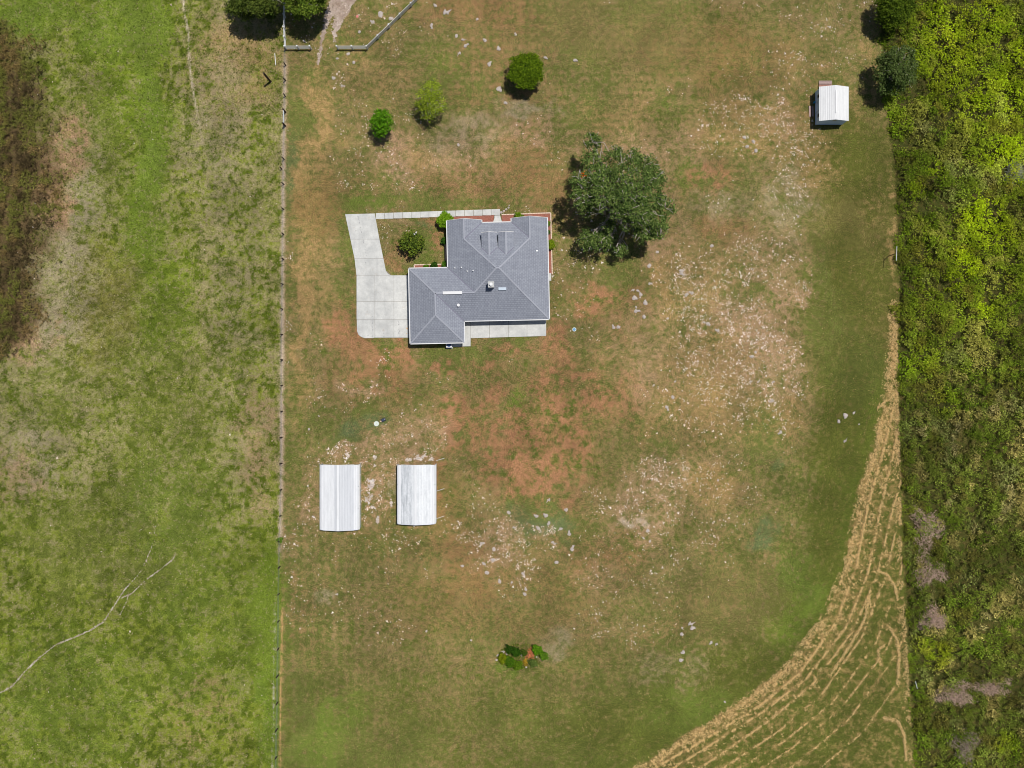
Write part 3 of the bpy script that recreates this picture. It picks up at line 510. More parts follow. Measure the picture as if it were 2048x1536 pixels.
tag(D.objects['stoop'], 'small pale concrete stoop against the east wall of the house', 'stoop')

# ------------------------------------------------------------------ the house
EZ = 2.1; MP = 0.5; HA = 0.0205; KU = .9825
def HP(u, v, z=0.0):
    c, s = math.cos(HA), math.sin(HA)
    px = 994.5 + KU * (u * c + v * s); py = 545 + KU * (-u * s + v * c)
    return np.array([(px - 1024) * S, (768 - py) * S, z])
def RH(h): return EZ + h * KU * S * MP          # height of a roof point h local pixels in from its eave
house = empty('house', HP(0, 20), 'single storey house with a large grey shingled hip roof beside the big oak', 'house')
Wm, Em, Nm, Sm = -98.0, 102.3, -96.0, 99.4; d = 53.6
T1 = (-.3, 1.7, 97.7); T2 = (4.6, 1.7, 97.7); Rr = (Wm + d, Sm - d, d); G1 = (-122.3, Sm - d, d); G2 = (-122.3, 142.5 - d, d)
B0 = (-63.5, -102, 34.5); B1 = (-63.5, -61.5, 34.5); C0 = (66.65, -104, 35.65); C1 = (66.65, -60.35, 35.65)
def q(u, v, h=0): return (u, v, h)
planes = [  # eave-ordered polygons, first two points lie along the eave
 [q(-176, 142.5), q(-176, -7.5), G1, G2], [q(-176, -7.5), q(Wm, -7.5), Rr, G1], [q(-68.3, 142.5), q(-176, 142.5), G2], [q(-68.3, Sm), q(-68.3, 142.5), G2, G1],
 [q(Em, Sm), q(-68.3, Sm), G1, Rr, T1, T2], [q(Wm, -7.5), q(Wm, -102), B0, B1, T1, Rr], [q(-29, -102), q(-29, Nm), B1, B0], [q(-29, Nm), q(31, Nm), C1, T2, T1, B1],
 [q(31, Nm), q(31, -104), C0, C1], [q(Em, -104), q(Em, Sm), T2, C1, C0]]
def roof_mesh(name, polys, parent, thick=0.06):
    org = ORG[parent]; vs = []; fs = []; uvs = []
    for pl in polys:
        w = [HP(u, v, RH(h)) for u, v, h in pl]; e = w[1] - w[0]; e /= np.linalg.norm(e)
        nrm = np.cross(w[1] - w[0], w[2] - w[0]); nrm /= np.linalg.norm(nrm)
        if nrm[2] < 0: w = w[::-1]; nrm = -nrm
        up = np.cross(nrm, e); n = len(vs); k = len(w); o = HP(*pl[0][:2], EZ)
        vs += [p for p in w]; fs.append(tuple(range(n, n + k))); uvs += [(float((p - o) @ e), float((p - o) @ up)) for p in w]
        n2 = len(vs); vs += [p - np.array([0, 0, thick]) for p in w]; fs.append(tuple(range(n2 + k - 1, n2 - 1, -1))); uvs += [(0, 0)] * k
    me = D.meshes.new(name); me.from_pydata([tuple(p - org) for p in vs], [], fs); me.update()
    uv = me.uv_layers.new(name='UVMap'); 
    for lp in me.loops: uv.data[lp.index].uv = uvs[lp.vertex_index]
    return place(name, me, M['shingle'], parent)
roof = roof_mesh('roof', planes, house); roof['label'] = 'grey shingle hip roof with two front gables'
def rbar(a, b, w, h, dz): 
    A = HP(a[0], a[1], RH(a[2]) + dz); B = HP(b[0], b[1], RH(b[2]) + dz); return MB().bar(A, B, w, h)
for a, b in ((q(-176, -7.5), G1), (G1, G2), (G2, q(-176, 142.5)), (G2, q(-68.3, 142.5)), (G1, Rr), (Rr, T1), (T1, T2), (T2, q(Em, Sm)), (T1, B1), (T2, C1), (B0, B1), (C0, C1)):
    rbar(a, b, 0.21, 0.03, 0.012).build('ridge_cap', M['ridge'], roof)
for a, b in ((q(Wm, -7.5), Rr), (q(-68.3, Sm), G1), (q(-29, Nm), B1), (q(31, Nm), C1)):
    rbar(a, b, 0.22, 0.03, 0.012).build('valley_flashing', M['valley'], roof)
rbar(q(-107, Sm - d, d), q(-69, Sm - d, d), 0.42, 0.07, 0.06).build('ridge_vent', M['white'], roof)
# soffit, fascia, gutters, walls
OUT = [(-176, -7.5), (Wm, -7.5), (Wm, -102), (-29, -102), (-29, Nm), (31, Nm), (31, -104), (Em, -104), (Em, Sm), (-68.3, Sm), (-68.3, 142.5), (-176, 142.5)]
MB().poly([HP(u, v, EZ - .16) for u, v in OUT[::-1]]).build('soffit', M['trim'], house)
gables = {(Wm, -102): 0, (31, -104): 0}
for k in range(len(OUT)):
    a, b = OUT[k], OUT[(k + 1) % len(OUT)]
    MB().bar(HP(*a, EZ - .09), HP(*b, EZ - .09), 0.05, 0.17).build('fascia', M['trim'], house)
    if (a in gables): continue
    dv = np.array(b, float) - np.array(a, float); L = np.linalg.norm(dv); nrm = np.array([dv[1], -dv[0]]) / L * 1.0
    MB().bar(HP(*(np.array(a) + nrm), EZ - .03), HP(*(np.array(b) + nrm), EZ - .03), 0.10, 0.10).build('gutter', M['white'], house)
def inset(pts, t):
    out = []; n = len(pts)
    for k in range(n):
        p0, p1, p2 = np.array(pts[k - 1], float), np.array(pts[k], float), np.array(pts[(k + 1) % n], float)
        d1 = (p1 - p0) / np.linalg.norm(p1 - p0); d2 = (p2 - p1) / np.linalg.norm(p2 - p1)
        out.append(p1 + t * (np.array([-d1[1], d1[0]]) + np.array([-d2[1], d2[0]])))
    return out
WI = inset(OUT, 6.5)
wm = MB()
for k in range(len(WI)):
    a, b = WI[k], WI[(k + 1) % len(WI)]; wm.bar(HP(*a, EZ / 2 - .08), HP(*b, EZ / 2 - .08), 0.2, EZ - .16)
wm.build('wall', M['wall'], house)
for (u0, u1, v, hh) in ((Wm, -29, -102, 34.5), (31, Em, -104, 35.65)):
    MB().poly([HP(u0 + 1, v + 4, EZ - .15), HP(u1 - 1, v + 4, EZ - .15), HP((u0 + u1) / 2, v + 4, RH(hh - 2))]).build('gable_wall', M['wall'], house)
    for uu in (u0, u1): MB().bar(HP(uu, v, EZ - .02), HP((u0 + u1) / 2, v, RH(hh) - .02), 0.05, 0.16).build('rake_board', M['trim'], house)
def wall_item(name, a, b, z0, z1, mat, parent, t=0.05, off=0.0):
    return MB().bar(HP(a[0], a[1], (z0 + z1) / 2), HP(b[0], b[1], (z0 + z1) / 2), t, z1 - z0).build(name, mat, parent)
for (u0, u1, v) in ((-80, -50, WI[2][1]), (52, 82, WI[6][1]), (-50, -20, WI[8][1]), (50, 80, WI[8][1])):
    sgn = -1 if v < 0 else 1
    w = wall_item('window', (u0, v + sgn * 1.9), (u1, v + sgn * 1.9), .8, 1.85, M['trim'], house, .1)
    for s in range(2): wall_item('pane', (u0 + 1 + s * 14.5, v + sgn * 2.6), (u0 + 14 + s * 14.5, v + sgn * 2.6), .88, 1.78, M['glass'], w, .04)
for v0 in (-50, 10, 60):
    w = wall_item('window', (WI[7][0] + 1.9, v0), (WI[7][0] + 1.9, v0 + 20), .8, 1.85, M['trim'], house, .1)
    for s in range(2): wall_item('pane', (WI[7][0] + 2.6, v0 + 1 + s * 9.5), (WI[7][0] + 2.6, v0 + 9.5 + s * 9.5), .88, 1.78, M['glass'], w, .04)
wall_item('front_door', (-6, WI[4][1] - 1.9), (8, WI[4][1] - 1.9), .1, 1.92, M['bark_dark'], house, .08)
wall_item('patio_door', (0, WI[8][1] + 1.9), (26, WI[8][1] + 1.9), .1, 1.92, M['glass'], house, .08)
for v0 in (10, 62):
    gd = wall_item('garage_door', (WI[0][0] - 1.9, v0), (WI[0][0] - 1.9, v0 + 38), .08, 1.92, M['white'], house, .08)
    for zz in (.5, .96, 1.42): wall_item('door_groove', (WI[0][0] - 2.5, v0 + 1), (WI[0][0] - 2.5, v0 + 37), zz, zz + .03, M['galv'], gd, .02)
# dormers on the front slope
for k, (u0, u1) in enumerate(((-29, 1.5), (4.0, 34.5))):
    uc = (u0 + u1) / 2; hw = (u1 - u0) / 2; he = 55.0; hr = he + hw; vf = -68.0
    dm = MB(); zb = RH(vf - Nm)
    dm.poly([HP(u0 + 1.5, vf, zb - .1), HP(u1 - 1.5, vf, zb - .1), HP(u1 - 1.5, vf, RH(he) - .05), HP(uc, vf, RH(hr - 1.5)), HP(u0 + 1.5, vf, RH(he) - .05)])
    for uu in (u0 + 1.5, u1 - 1.5): dm.poly([HP(uu, vf, zb - .1), HP(uu, vf, RH(he) - .05), HP(uu, Nm + he, RH(he) - .05)])
    dw = dm.build('dormer', M['wall'], house)
    wall_item('window', (uc - 7, vf - .6), (uc + 7, vf - .6), zb + .25, zb + .8, M['glass'], dw, .06)
    rf = roof_mesh('dormer_roof', [[q(u0, Nm + he, he), q(u0, vf - 3, he), q(uc, vf - 3, hr), q(uc, Nm + hr, hr)], [q(u1, vf - 3, he), q(u1, Nm + he, he), q(uc, Nm + hr, hr), q(uc, vf - 3, hr)]], dw)
    rbar(q(uc, vf - 3, hr), q(uc, Nm + hr, hr), 0.25, 0.04, 0.02).build('ridge_cap', M['ridge'], dw)
    for uu in (u0, u1): rbar(q(uu, vf - 3.4, he), q(uc, vf - 3.4, hr), 0.05, 0.14, -.04).build('rake_board', M['trim'], dw)
    for uu, vv in ((u0, 0), (u1, 0)): rbar(q(uu, Nm + he, he), q(uc, Nm + hr, hr), 0.14, 0.025, .015).build('valley_flashing', M['valley'], dw)
# chimney
def on_south(px, py):
    """roof height and plan position of an apparent photo point on the south slope"""
    z = EZ + 1.5
    for _ in range(8):
        k = (H - z) / H; X = (px - 1024) * k + 1024; Y = (py - 768) * k + 768
        dx, dy = (X - 994.5) / KU, (Y - 545) / KU; c, s = math.cos(HA), math.sin(HA); u = dx * c - dy * s; v = dx * s + dy * c
        h = {'S': Sm - v, 'W': u - Wm, 'E': Em - u, 'GN': v + 7.5}[SIDE]; z = RH(h)
    return np.array([(X - 1024) * S, (768 - Y) * S, z])
SIDE = 'S'
b = on_south(982.5, 571)
ch = MB().box((b[0], b[1], b[2] + .45), (.78, .78, 1.6), HA).build('chimney', plain('chimney_siding', (150, 152, 160), .7, .1, 3), roof)
MB().box((b[0], b[1], b[2] + 1.28), (.86, .86, .07), HA).build('cap', plain('chimney_cap', (176, 178, 178), .6, .1), ch)
MB().tube([b + (0, 0, 1.3), b + (0, 0, 1.55)], [.2, .2], 14).build('flue', M['galv'], ch)
MB().tube([b + (0, 0, 1.60), b + (0, 0, 1.63)], [.25, .22], 14).build('flue_cap', M['white'], ch)
b = on_south(1004.7, 578)
MB().bar(b + (-.56, .015, .07), b + (.56, .035, .07), .42, .12).build('roof_vent', plain('pale_metal_vent', (176, 190, 205), .4, .06, 3), roof)
b = on_south(917, 610.5); MB().tube([b + (0, 0, -.05), b + (0, 0, .18), b + (0, 0, .26)], [.14, .14, .22], 12).build('vent_pipe', M['white'], roof)
SIDE = 'W'
for x, y in ((909.9, 536.3), (923, 535.2), (946.3, 541.5), (934.6, 542.6)):
    b = on_south(x, y); MB().tube([b + (0, 0, -.05), b + (0, 0, .25)], [.09, .09], 8).build('vent_pipe', M['white'], roof)
SIDE = 'E'
b = on_south(1073.6, 502); MB().tube([b + (0, 0, -.05), b + (0, 0, .25)], [.11, .11], 8).build('vent_pipe', M['galv'], roof)
# garden beds and edging
bd = empty('mulch_bed', P(950, 440), 'red mulch beds edged with pale blocks along the house walls', 'garden bed'); bd['kind'] = 'structure'
for pts in ([(892, 434), (988, 430.5), (986, 452), (892, 452)], [(1003, 430.4), (1101, 426.6), (1104, 549), (1096, 549), (1090, 450), (1005, 452)], [(891, 480), (900, 480), (900, 541), (891, 541)], [(829, 530.5), (891, 529.3), (891, 545), (829, 545)]):
    MB().prism([G(*p) for p in pts], 0, .06).build('mulch', M['mulch'], bd)
def edging(pts, n):
    pts = [np.array(p, float) for p in pts]; L = [np.linalg.norm(b - a) for a, b in zip(pts[:-1], pts[1:])]
    for a, b, l in zip(pts[:-1], pts[1:], L):
        k = max(1, int(l / 5.0))
        for j in range(k):
            p0 = a + (b - a) * (j + .04) / k; p1 = a + (b - a) * (j + .96) / k
            MB().bar(np.append(G(*p0), .07), np.append(G(*p1), .07), .15, .14).build('edging_block', M['edging'], bd)
edging([(1003, 429.8), (1101.3, 426), (1104.4, 549)], 0); edging([(890.4, 488), (891, 529)], 0); edging([(829, 545), (828.6, 530), (890, 528.6)], 0)
# air conditioner
ac = empty('air_conditioner', P(898.8, 690), 'boxy white air conditioner beside the garage south wall', 'air conditioner')
b = P(898.8, 690.2)
MB().box((b[0], b[1], .15 + .36), (.85, .8, .72)).build('casing', M['white'], ac); MB().box((b[0], b[1], .075), (1.05, 1.0, .15)).build('pad', M['concrete'], ac)
MB().tube([(b[0], b[1], .87), (b[0], b[1], .9)], [.33, .33], 16).build('fan_grille', plain('blue_grey_grille', (70, 95, 140), .5, .1), ac)

# ------------------------------------------------------------------ carports
def carport(cx, cy, wpx, lpx, label, mats, zr=2.75, braces=None):
    """steel carport: ridge along y, corrugated panels, rounded eaves; cx,cy plan centre in photo pixels"""
    c = P(cx, cy); t = empty('carport', c, label, 'carport', None)
    hw = wpx * S / 2; hl = lpx * S / 2; ze = zr - hw * .20
    prof = []                                   # half profile from ridge to the bottom of the eave return
    for k in range(0, 13): prof.append((hw * .78 * k / 12, zr - (zr - ze) * k / 12))
    for k in range(1, 7):
        a = k / 6 * math.pi / 2 * .95; prof.append((hw * .78 + hw * .22 * math.sin(a), ze - hw * .20 * (1 - math.cos(a))))
    prof.append((hw * 1.0, ze - hw * .20 - .28))
    pr = np.array(prof); s = np.concatenate([[0], np.cumsum(np.hypot(*np.diff(pr, axis=0).T))])
    rng = np.random.default_rng(int(cx))
    def panel(sg, s0, s1, mat, name='roof_panel', dz=0.0):
        ss = [s0]; pit = .23; a = math.ceil((s0 + .02) / pit) * pit
        st = []
        x = a
        while x < s1 - .05:
            st += [(x - .035, 0), (x - .014, .035), (x + .014, .035), (x + .035, 0)]; x += pit
        st = [(s0, 0)] + [q_ for q_ in st if s0 + .005 < q_[0] < s1 - .005] + [(s1, 0)]
        V = []; n = len(st)
        for yy in (-hl, hl):
            for q_, h in st:
                X = np.interp(q_, s, pr[:, 0]); Z = np.interp(q_, s, pr[:, 1]); e = .01
                tx = np.interp(q_ + e, s, pr[:, 0]) - np.interp(q_ - e, s, pr[:, 0]); tz = np.interp(q_ + e, s, pr[:, 1]) - np.interp(q_ - e, s, pr[:, 1]); L = math.hypot(tx, tz) or 1
                V.append((c[0] + sg * (X - tz / L * h), c[1] + yy, Z + tx / L * h + dz))
        F = [(i, i + 1, n + i + 1, n + i) if sg > 0 else (i + 1, i, n + i, n + i + 1) for i in range(n - 1)]
        return np_obj(name, V, F, mat, t)
    L1 = s[12]; L2 = s[-1]
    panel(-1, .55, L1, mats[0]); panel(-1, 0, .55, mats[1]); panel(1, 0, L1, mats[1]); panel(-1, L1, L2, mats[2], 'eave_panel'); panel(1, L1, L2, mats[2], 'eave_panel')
    MB().bar((c[0], c[1] - hl - .02, zr + .03), (c[0], c[1] + hl + .02, zr + .03), .34, .03).build('ridge_cap', mats[3], t)
    for yy in (-hl + .06, -hl / 3, hl / 3, hl - .06):
        for sg in (-1, 1):
            x = c[0] + sg * (hw - .06); MB().bar((x, c[1] + yy, 0), (x, c[1] + yy, ze - hw * .1), .09, .09).build('leg', M['galv'], t)
            MB().bar((x, c[1] + yy, ze - hw * .1), (c[0] + sg * hw * .8, c[1] + yy, ze - .08), .07, .07).build('bow', M['galv'], t)
            MB().bar((c[0] + sg * hw * .8, c[1] + yy, ze - .05), (c[0], c[1] + yy, zr - .12), .06, .06).build('rafter', M['galv'], t)
    for sg in (-1, 1):
        x = c[0] + sg * (hw - .06); MB().bar((x, c[1] - hl, .05), (x, c[1] + hl, .05), .09, .09).build('base_rail', M['galv'], t)
    for yy in (-hl - .025, hl + .025):                        # bent end trim
        m = MB()
        for sg in (-1, 1):
            m.bar((c[0], c[1] + yy, zr - .02), (c[0] + sg * hw * .78, c[1] + yy, ze - .02), .03, .09)
        m.build('end_trim', mats[3], t)
    if braces:
        for yb in braces:
            b0 = np.array([c[0] + hw, c[1] + yb, .9]); MB().tube([b0, (c[0] + hw + 1.15, c[1] + yb + .28, .05)], [.035, .035], 6).build('brace', M['vinyl'], t)
    return t
kz = (H - 2.4) / H
def plan(px, py, z=2.4): k = (H - z) / H; return 1024 + (px - 1024) * k, 768 + (py - 768) * k
x, y = plan(678.5, 995.5)
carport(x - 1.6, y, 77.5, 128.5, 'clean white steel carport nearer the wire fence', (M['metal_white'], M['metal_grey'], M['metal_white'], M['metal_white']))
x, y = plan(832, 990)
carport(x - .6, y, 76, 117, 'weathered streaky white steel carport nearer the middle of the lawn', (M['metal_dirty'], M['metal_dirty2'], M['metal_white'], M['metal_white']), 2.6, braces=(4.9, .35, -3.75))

# ------------------------------------------------------------------ shed with deck
cx, cy = 1656.5, 217.5
sz0, ez, rz = .15, 2.15, 2.75
c = P(cx, cy); hw, hl = 2.02, 2.45
shed = empty('shed', c, 'small white metal roofed shed near the brush edge', 'shed')
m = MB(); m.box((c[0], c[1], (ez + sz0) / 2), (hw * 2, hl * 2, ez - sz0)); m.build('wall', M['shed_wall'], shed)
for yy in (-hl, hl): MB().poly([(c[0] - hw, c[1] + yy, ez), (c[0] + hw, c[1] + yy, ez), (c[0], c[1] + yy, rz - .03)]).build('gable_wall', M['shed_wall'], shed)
for xx in (-1.6, 0, 1.6): MB().box((c[0] + xx, c[1], .075), (.25, hl * 2 - .1, .15)).build('skid', M['wood_post'], shed)
hwr, hlr = hw + .13, hl + .07
for sg in (-1, 1):
    n = 18; V = []; F = []
    for yy in (-hlr, hlr):
        for k in range(n * 2 + 1):
            f = k / (n * 2); h = .022 if k % 4 == 1 else 0
            V.append((c[0] + sg * hwr * f, c[1] + yy, rz + .03 - (rz - ez + .06) * f + h))
    w = n * 2 + 1; F = [(i, i + 1, w + i + 1, w + i) if sg > 0 else (i + 1, i, w + i, w + i + 1) for i in range(w - 1)]
    np_obj('roof_panel', V, F, M['shed_roof'], shed)
    MB().bar((c[0] + sg * (hwr + .01), c[1] - hlr, ez - .06), (c[0] + sg * (hwr + .01), c[1] + hlr, ez - .06), .03, .1).build('eave_trim', M['white'], shed)
MB().bar((c[0] + .02, c[1] - hlr * .62, rz + .1), (c[0] + .02, c[1] + hlr * .7, rz + .1), .2, .06).build('ridge_cap', M['white'], shed)
for yy, nm in ((1.35, 'window'), (-1.5, 'window')):
    w = MB().box((c[0] - hw - .01, c[1] + yy, 1.45), (.05, .62, .62)).build(nm, M['trim'], shed); MB().box((c[0] - hw - .03, c[1] + yy, 1.45), (.04, .5, .5)).build('pane', M['glass'], w)
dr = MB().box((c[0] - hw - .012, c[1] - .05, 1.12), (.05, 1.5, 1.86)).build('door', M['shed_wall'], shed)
for yy in (-.8, .7): MB().box((c[0] - hw - .02, c[1] + yy - .05 + .05, 1.12), (.06, .05, 1.9)).build('door_frame', M['galv'], dr)
MB().box((c[0] - hw - .05, c[1] + .45, 1.15), (.06, .12, .06)).build('handle', M['dark'], dr)
w = MB().box((c[0] + .1, c[1] - hl - .012, 2.1), (.55, .05, .4)).build('gable_vent', M['galv'], shed)
dk = empty('wooden_ramp', P(1649, 170), 'weathered pinkish plank ramp at the north end of the shed', 'ramp')
b = P(1650, 171.5)
for k in range(7):
    MB().box((b[0], b[1] + .62 - k * .2, .16), (1.95, .145, .05)).build('plank', M['wood_plank_red'] if k in (3, 4) else M['wood_plank'], dk)
for xx in (-.8, .8): MB().box((b[0] + xx, b[1], .068), (.1, 1.4, .13)).build('joist', M['wood_post'], dk)
b = P(1619.5, 223); MB().box((b[0], b[1], .06), (.28, 1.6, .12), .05).box((b[0] + .4, b[1], .06), (.24, 1.5, .1), .05).build('timber_step', M['wood_plank'], None, b)
tag(D.objects['timber_step'], 'grey timber step lying in front of the shed door', 'step')
b = P(1627.5, 205.5); MB().tube([b, b + (0, 0, .35), b + (0, 0, .38)], [.12, .14, .10], 10).build('bucket', M['teal'], None, b); tag(D.objects['bucket'], 'small teal bucket beside the shed wall', 'bucket')

# ------------------------------------------------------------------ white rail fences
def rail_fence(label, pts, npost, blank=None):
    t = empty('rail_fence', P(*pts[0]), label, 'fence')
    for si, ((a, b), n) in enumerate(zip(zip(pts[:-1], pts[1:]), npost)):
        A, B = P(*a), P(*b)
        for k in range(n + 1):
            if k == 0 and si > 0: continue
            p = A + (B - A) * k / n
            po = MB().box((p[0], p[1], .62), (.15, .15, 1.24)).build('post', M['vinyl'], t)
            MB().box((p[0], p[1], 1.265), (.21, .21, .05)).build('cap', M['vinyl'], po)
        for k in range(n):
            p0 = A + (B - A) * (k + .03) / n; p1 = A + (B - A) * (k + .97) / n
            for z in (.35, .72, 1.09): MB().bar(p0 + (0, 0, z), p1 + (0, 0, z), .05, .15).build('rail', M['vinyl'], t)
    return t
rail_fence('white rail fence on the west side of the gravel track, shaded by trees', [(623, 98.5), (573, 98.5), (571, 60), (571, 10), (571, -60)], [2, 2, 2, 3])
rail_fence('white rail fence on the east side of the gravel track, running off diagonally', [(676.5, 98.5), (735.5, 98.5), (845, -8), (905, -64)], [2, 5, 3])
b0, b1 = P(549.5, 107, .05), P(551.5, 130.5, .05)
MB().tube([b0, b1], [.055, .055], 8).build('pipe', M['vinyl'], None, b0); tag(D.objects['pipe'], 'white plastic pipe lying in the pale grass near the wire fence', 'pipe')
# wire fence
wf = empty('wire_fence', P(566, 700), 'old wire fence of dark wooden posts between pasture and lawn', 'fence')
FP = [(571.5, 131), (571.3, 161), (571, 193), (568.5, 319), (563.5, 338), (568, 369), (567.6, 419), (567.4, 469), (567, 518.5), (566.4, 568.5), (565.7, 618.5), (565, 669), (564.9, 720), (564.9, 771), (564.8, 822.5), (564.4, 874.5), (564, 926.5), (563.4, 978.6), (562.3, 1031), (561, 1081), (560, 1133), (559, 1187), (558.4, 1241), (557.8, 1296), (557, 1350), (556.2, 1404), (555.3, 1457), (554, 1513)]
rg = random.Random(3)
tops = []
for k, (x, y) in enumerate(FP):
    p = P(x, y); h = rg.uniform(1.0, 1.25); lean = np.array([rg.uniform(-.06, .06), rg.uniform(-.06, .06), 0]); r = rg.uniform(.075, .1)
    MB().tube([p - (0, 0, .05), p + (0, 0, h * .5) + lean * .5, p + (0, 0, h) + lean], [r * 1.1, r, r * .9], 7).build('post', M['wood_post'], wf)
for (x, y) in ((571, 224.5), (570.6, 252)):
    p = P(x, y); MB().tube([p - (0, 0, .05), p + (0, 0, 1.45)], [.14, .12], 8).build('brace_post', M['wood_post'], wf)
p0, p1 = P(571, 226), P(570.6, 250.5); MB().tube([p0 + (0, 0, 1.1), p1 + (0, 0, 1.1)], [.08, .08], 7).build('brace_rail', M['galv'], wf)
ln = [(571.5, 100)] + FP[:3] + [(571, 224.5), (570.6, 252)] + [FP[3]] + FP[5:] + [(553, 1560)]
for z in (.35, .65, .95): MB().tube([P(*q_) + (0, 0, z) for q_ in ln], [.006] * len(ln), 4).build('wire', M['galv'], wf)
p = P(541.3, 163.2); MB().tube([p - (0, 0, .1), p + (-.05, .02, 1.7), p + (-.08, .05, 3.2)], [.17, .16, .15], 9).build('timber_pole', M['wood_post'], None, p)
tag(D.objects['timber_pole'], 'thick dark timber pole standing alone just west of the wire fence', 'pole')
def tpole(base, label, h=2.5, half=1.0, rz=0.04):
    p = P(*base); t = empty('clothesline_pole', p, label, 'clothesline pole'); MB().tube([p - (0, 0, .1), p + (0, 0, h)], [.06, .06], 8).build('post', M['wood_post'], t)
    a = np.array([math.sin(rz), math.cos(rz), 0]) * half; MB().tube([p + (0, 0, h) - a, p + (0, 0, h) + a], [.045, .045], 8).build('crossbar', M['vinyl'], t)
tpole((1776.5, 512.5), 'clothesline post with white crossbar standing at the lawn edge', 2.6, 1.05)
tpole((1822, 1362), 'clothesline post with white crossbar half hidden in the tall brush', 1.6, .55, -.25)

# ------------------------------------------------------------------ small things on the lawn
b = P(753.2, 847.3)
wc = empty('septic_riser', b, 'round pale lid on the lawn north of the carports', 'lid')
MB().tube([b, b + (0, 0, .16)], [.36, .36], 20).build('riser', M['concrete'], wc); MB().tube([b + (0, 0, .16), b + (0, 0, .2), b + (0, 0, .21)], [.38, .38, .3], 20).build('lid', M['pale_plastic'], wc)
MB().box((b[0], b[1], .225), (.2, .04, .03), .6).build('handle', M['galv'], wc)
b = P(767, 839.8)
pm = empty('water_pump', b, 'small dark water pump beside the round pale lid', 'pump')
MB().box((b[0], b[1], .06), (.7, .55, .12), .4).build('base', M['dark'], pm); MB().tube([b + (-.2, -.08, .26), b + (.22, .1, .26)], [.16, .16], 12).build('motor', plain('blue_grey_motor', (60, 72, 95), .5, .2, 4), pm)
MB().tube([b + (.22, .1, .1), b + (.24, .11, .5)], [.07, .06], 8).build('outlet', M['galv'], pm); MB().box((b[0] - .38, b[1] - .2, .08), (.18, .14, .16), .4).build('valve_box', M['edging'], pm)
b = P(1148.5, 659)
sp = empty('utility_lid', b, 'small blue round lid on the lawn east of the patio', 'lid')
MB().tube([b, b + (0, 0, .18)], [.3, .3], 16).build('rim', M['pale_plastic'], sp); MB().tube([b + (0, 0, .18), b + (0, 0, .2)], [.22, .22], 16).build('cover', M['blue'], sp)
b = P(1009, 421); m = MB()
for k, (dx, dy, r) in enumerate(((-.5, -.3, .22), (-.1, -.1, .2), (.25, .15, .18), (.6, .42, .16), (.7, .75, .12))): m.tube([b + (dx, dy, 0), b + (dx + .02, dy, .1), b + (dx, dy, .14)], [r, r * .9, r * .5], 7)
m.build('rubble_pile', M['rock'], None, b); tag(D.objects['rubble_pile'], 'low streak of pale rubble at the end of the front walkway', 'rubble')

# rocks
def rock_mesh(seed):
    rng = np.random.default_rng(seed); V = []; F = []; n = 9; rings = [(1, 0), (1.02, .35), (.8, .8), (.4, 1.0)]
    rad = 1 + .28 * rng.standard_normal(n); 
    for r, z in rings:
        for k in range(n):
            a = 2 * math.pi * k / n; rr = r * rad[k] * (1 + .08 * rng.standard_normal()); V.append((rr * math.cos(a), rr * math.sin(a) * .8, z + .06 * rng.standard_normal() * (z > 0)))
    V.append((0, 0, 1.02))
    F = []
    me = D.meshes.new('limestone_rock')
    for j in range(3):
        for k in range(n): F.append((j * n + k, j * n + (k + 1) % n, (j + 1) * n + (k + 1) % n, (j + 1) * n + k))
    for k in range(n): F.append((3 * n + k, 3 * n + (k + 1) % n, 4 * n))
    me.from_pydata(V, [], F); me.update(); me.materials.append(M['rock']); return me
RM = [rock_mesh(k) for k in range(6)]
rr = random.Random(11)
ORD = 'first second third fourth fifth sixth seventh eighth ninth tenth eleventh twelfth thirteenth fourteenth fifteenth sixteenth seventeenth eighteenth nineteenth twentieth twenty-first twenty-second twenty-third twenty-fourth'.split()
def rocks(pts, label0, group=None, mat=None):
    pts = sorted(pts)
    for k_, (x, y, *r) in enumerate(pts):
        label = label0 if len(pts) == 1 else label0 + ', ' + ('westernmost' if k_ == 0 else 'easternmost' if k_ == len(pts) - 1 else ORD[k_] + ' from the west')
        r = (r[0] if r else rr.uniform(2.6, 4.0)) * S; o = D.objects.new('limestone_rock', rr.choice(RM)); COL.objects.link(o)
        o.location = tuple(P(x, y) - (0, 0, .01)); o.scale = (r, r * rr.uniform(.8, 1.25), min(.16, r * .5)); o.rotation_euler = (0, 0, rr.uniform(0, 6.28))
        tag(o, label, 'rock', group)
        if mat: o.data = o.data.copy(); o.data.materials[0] = mat
rocks([(1363, 544.5, 7)], 'largest flat pale limestone rock, alone on the grass southeast of the oak')
rocks([(1266, 580), (1276, 581.6), (1281, 588.5, 4), (1269.5, 596, 5), (1280, 594.6, 2.5), (1290.5, 605, 5), (1273, 623, 5.5), (1272.5, 615, 2.6), (1287.7, 633, 4.2)], 'pale rock in the cluster south of the oak', 'rocks clustered south of the oak')
rocks([(1227.8, 654, 4.2), (1237.6, 654, 4.6)], 'pale rock of the pair southeast of the house', 'pair of rocks southeast of the house')
rocks([(1298, 532, 4), (1300, 568, 3.5), (1314, 504, 3), (1373.7, 588.5, 4.4), (1383.5, 585, 4.6), (1335, 637, 2.6), (1424, 491.5), (1596, 433)], 'pale rock scattered in grass southeast of the oak', 'scattered rocks southeast of the oak')
rocks([(1408.5, 645), (1416.5, 648, 4.4), (1420, 637.5, 2.6), (1435.4, 660, 4), (1503, 713, 4.4), (1511, 705), (1546.4, 763.7), (1516.8, 763.7), (1500.8, 763.7, 3), (1307, 771), (1345.9, 795), (1333.3, 815.6, 5), (1543, 801, 4.6), (1350.4, 763)], 'white rock in the speckled east lawn', 'rocks in the speckled east lawn')
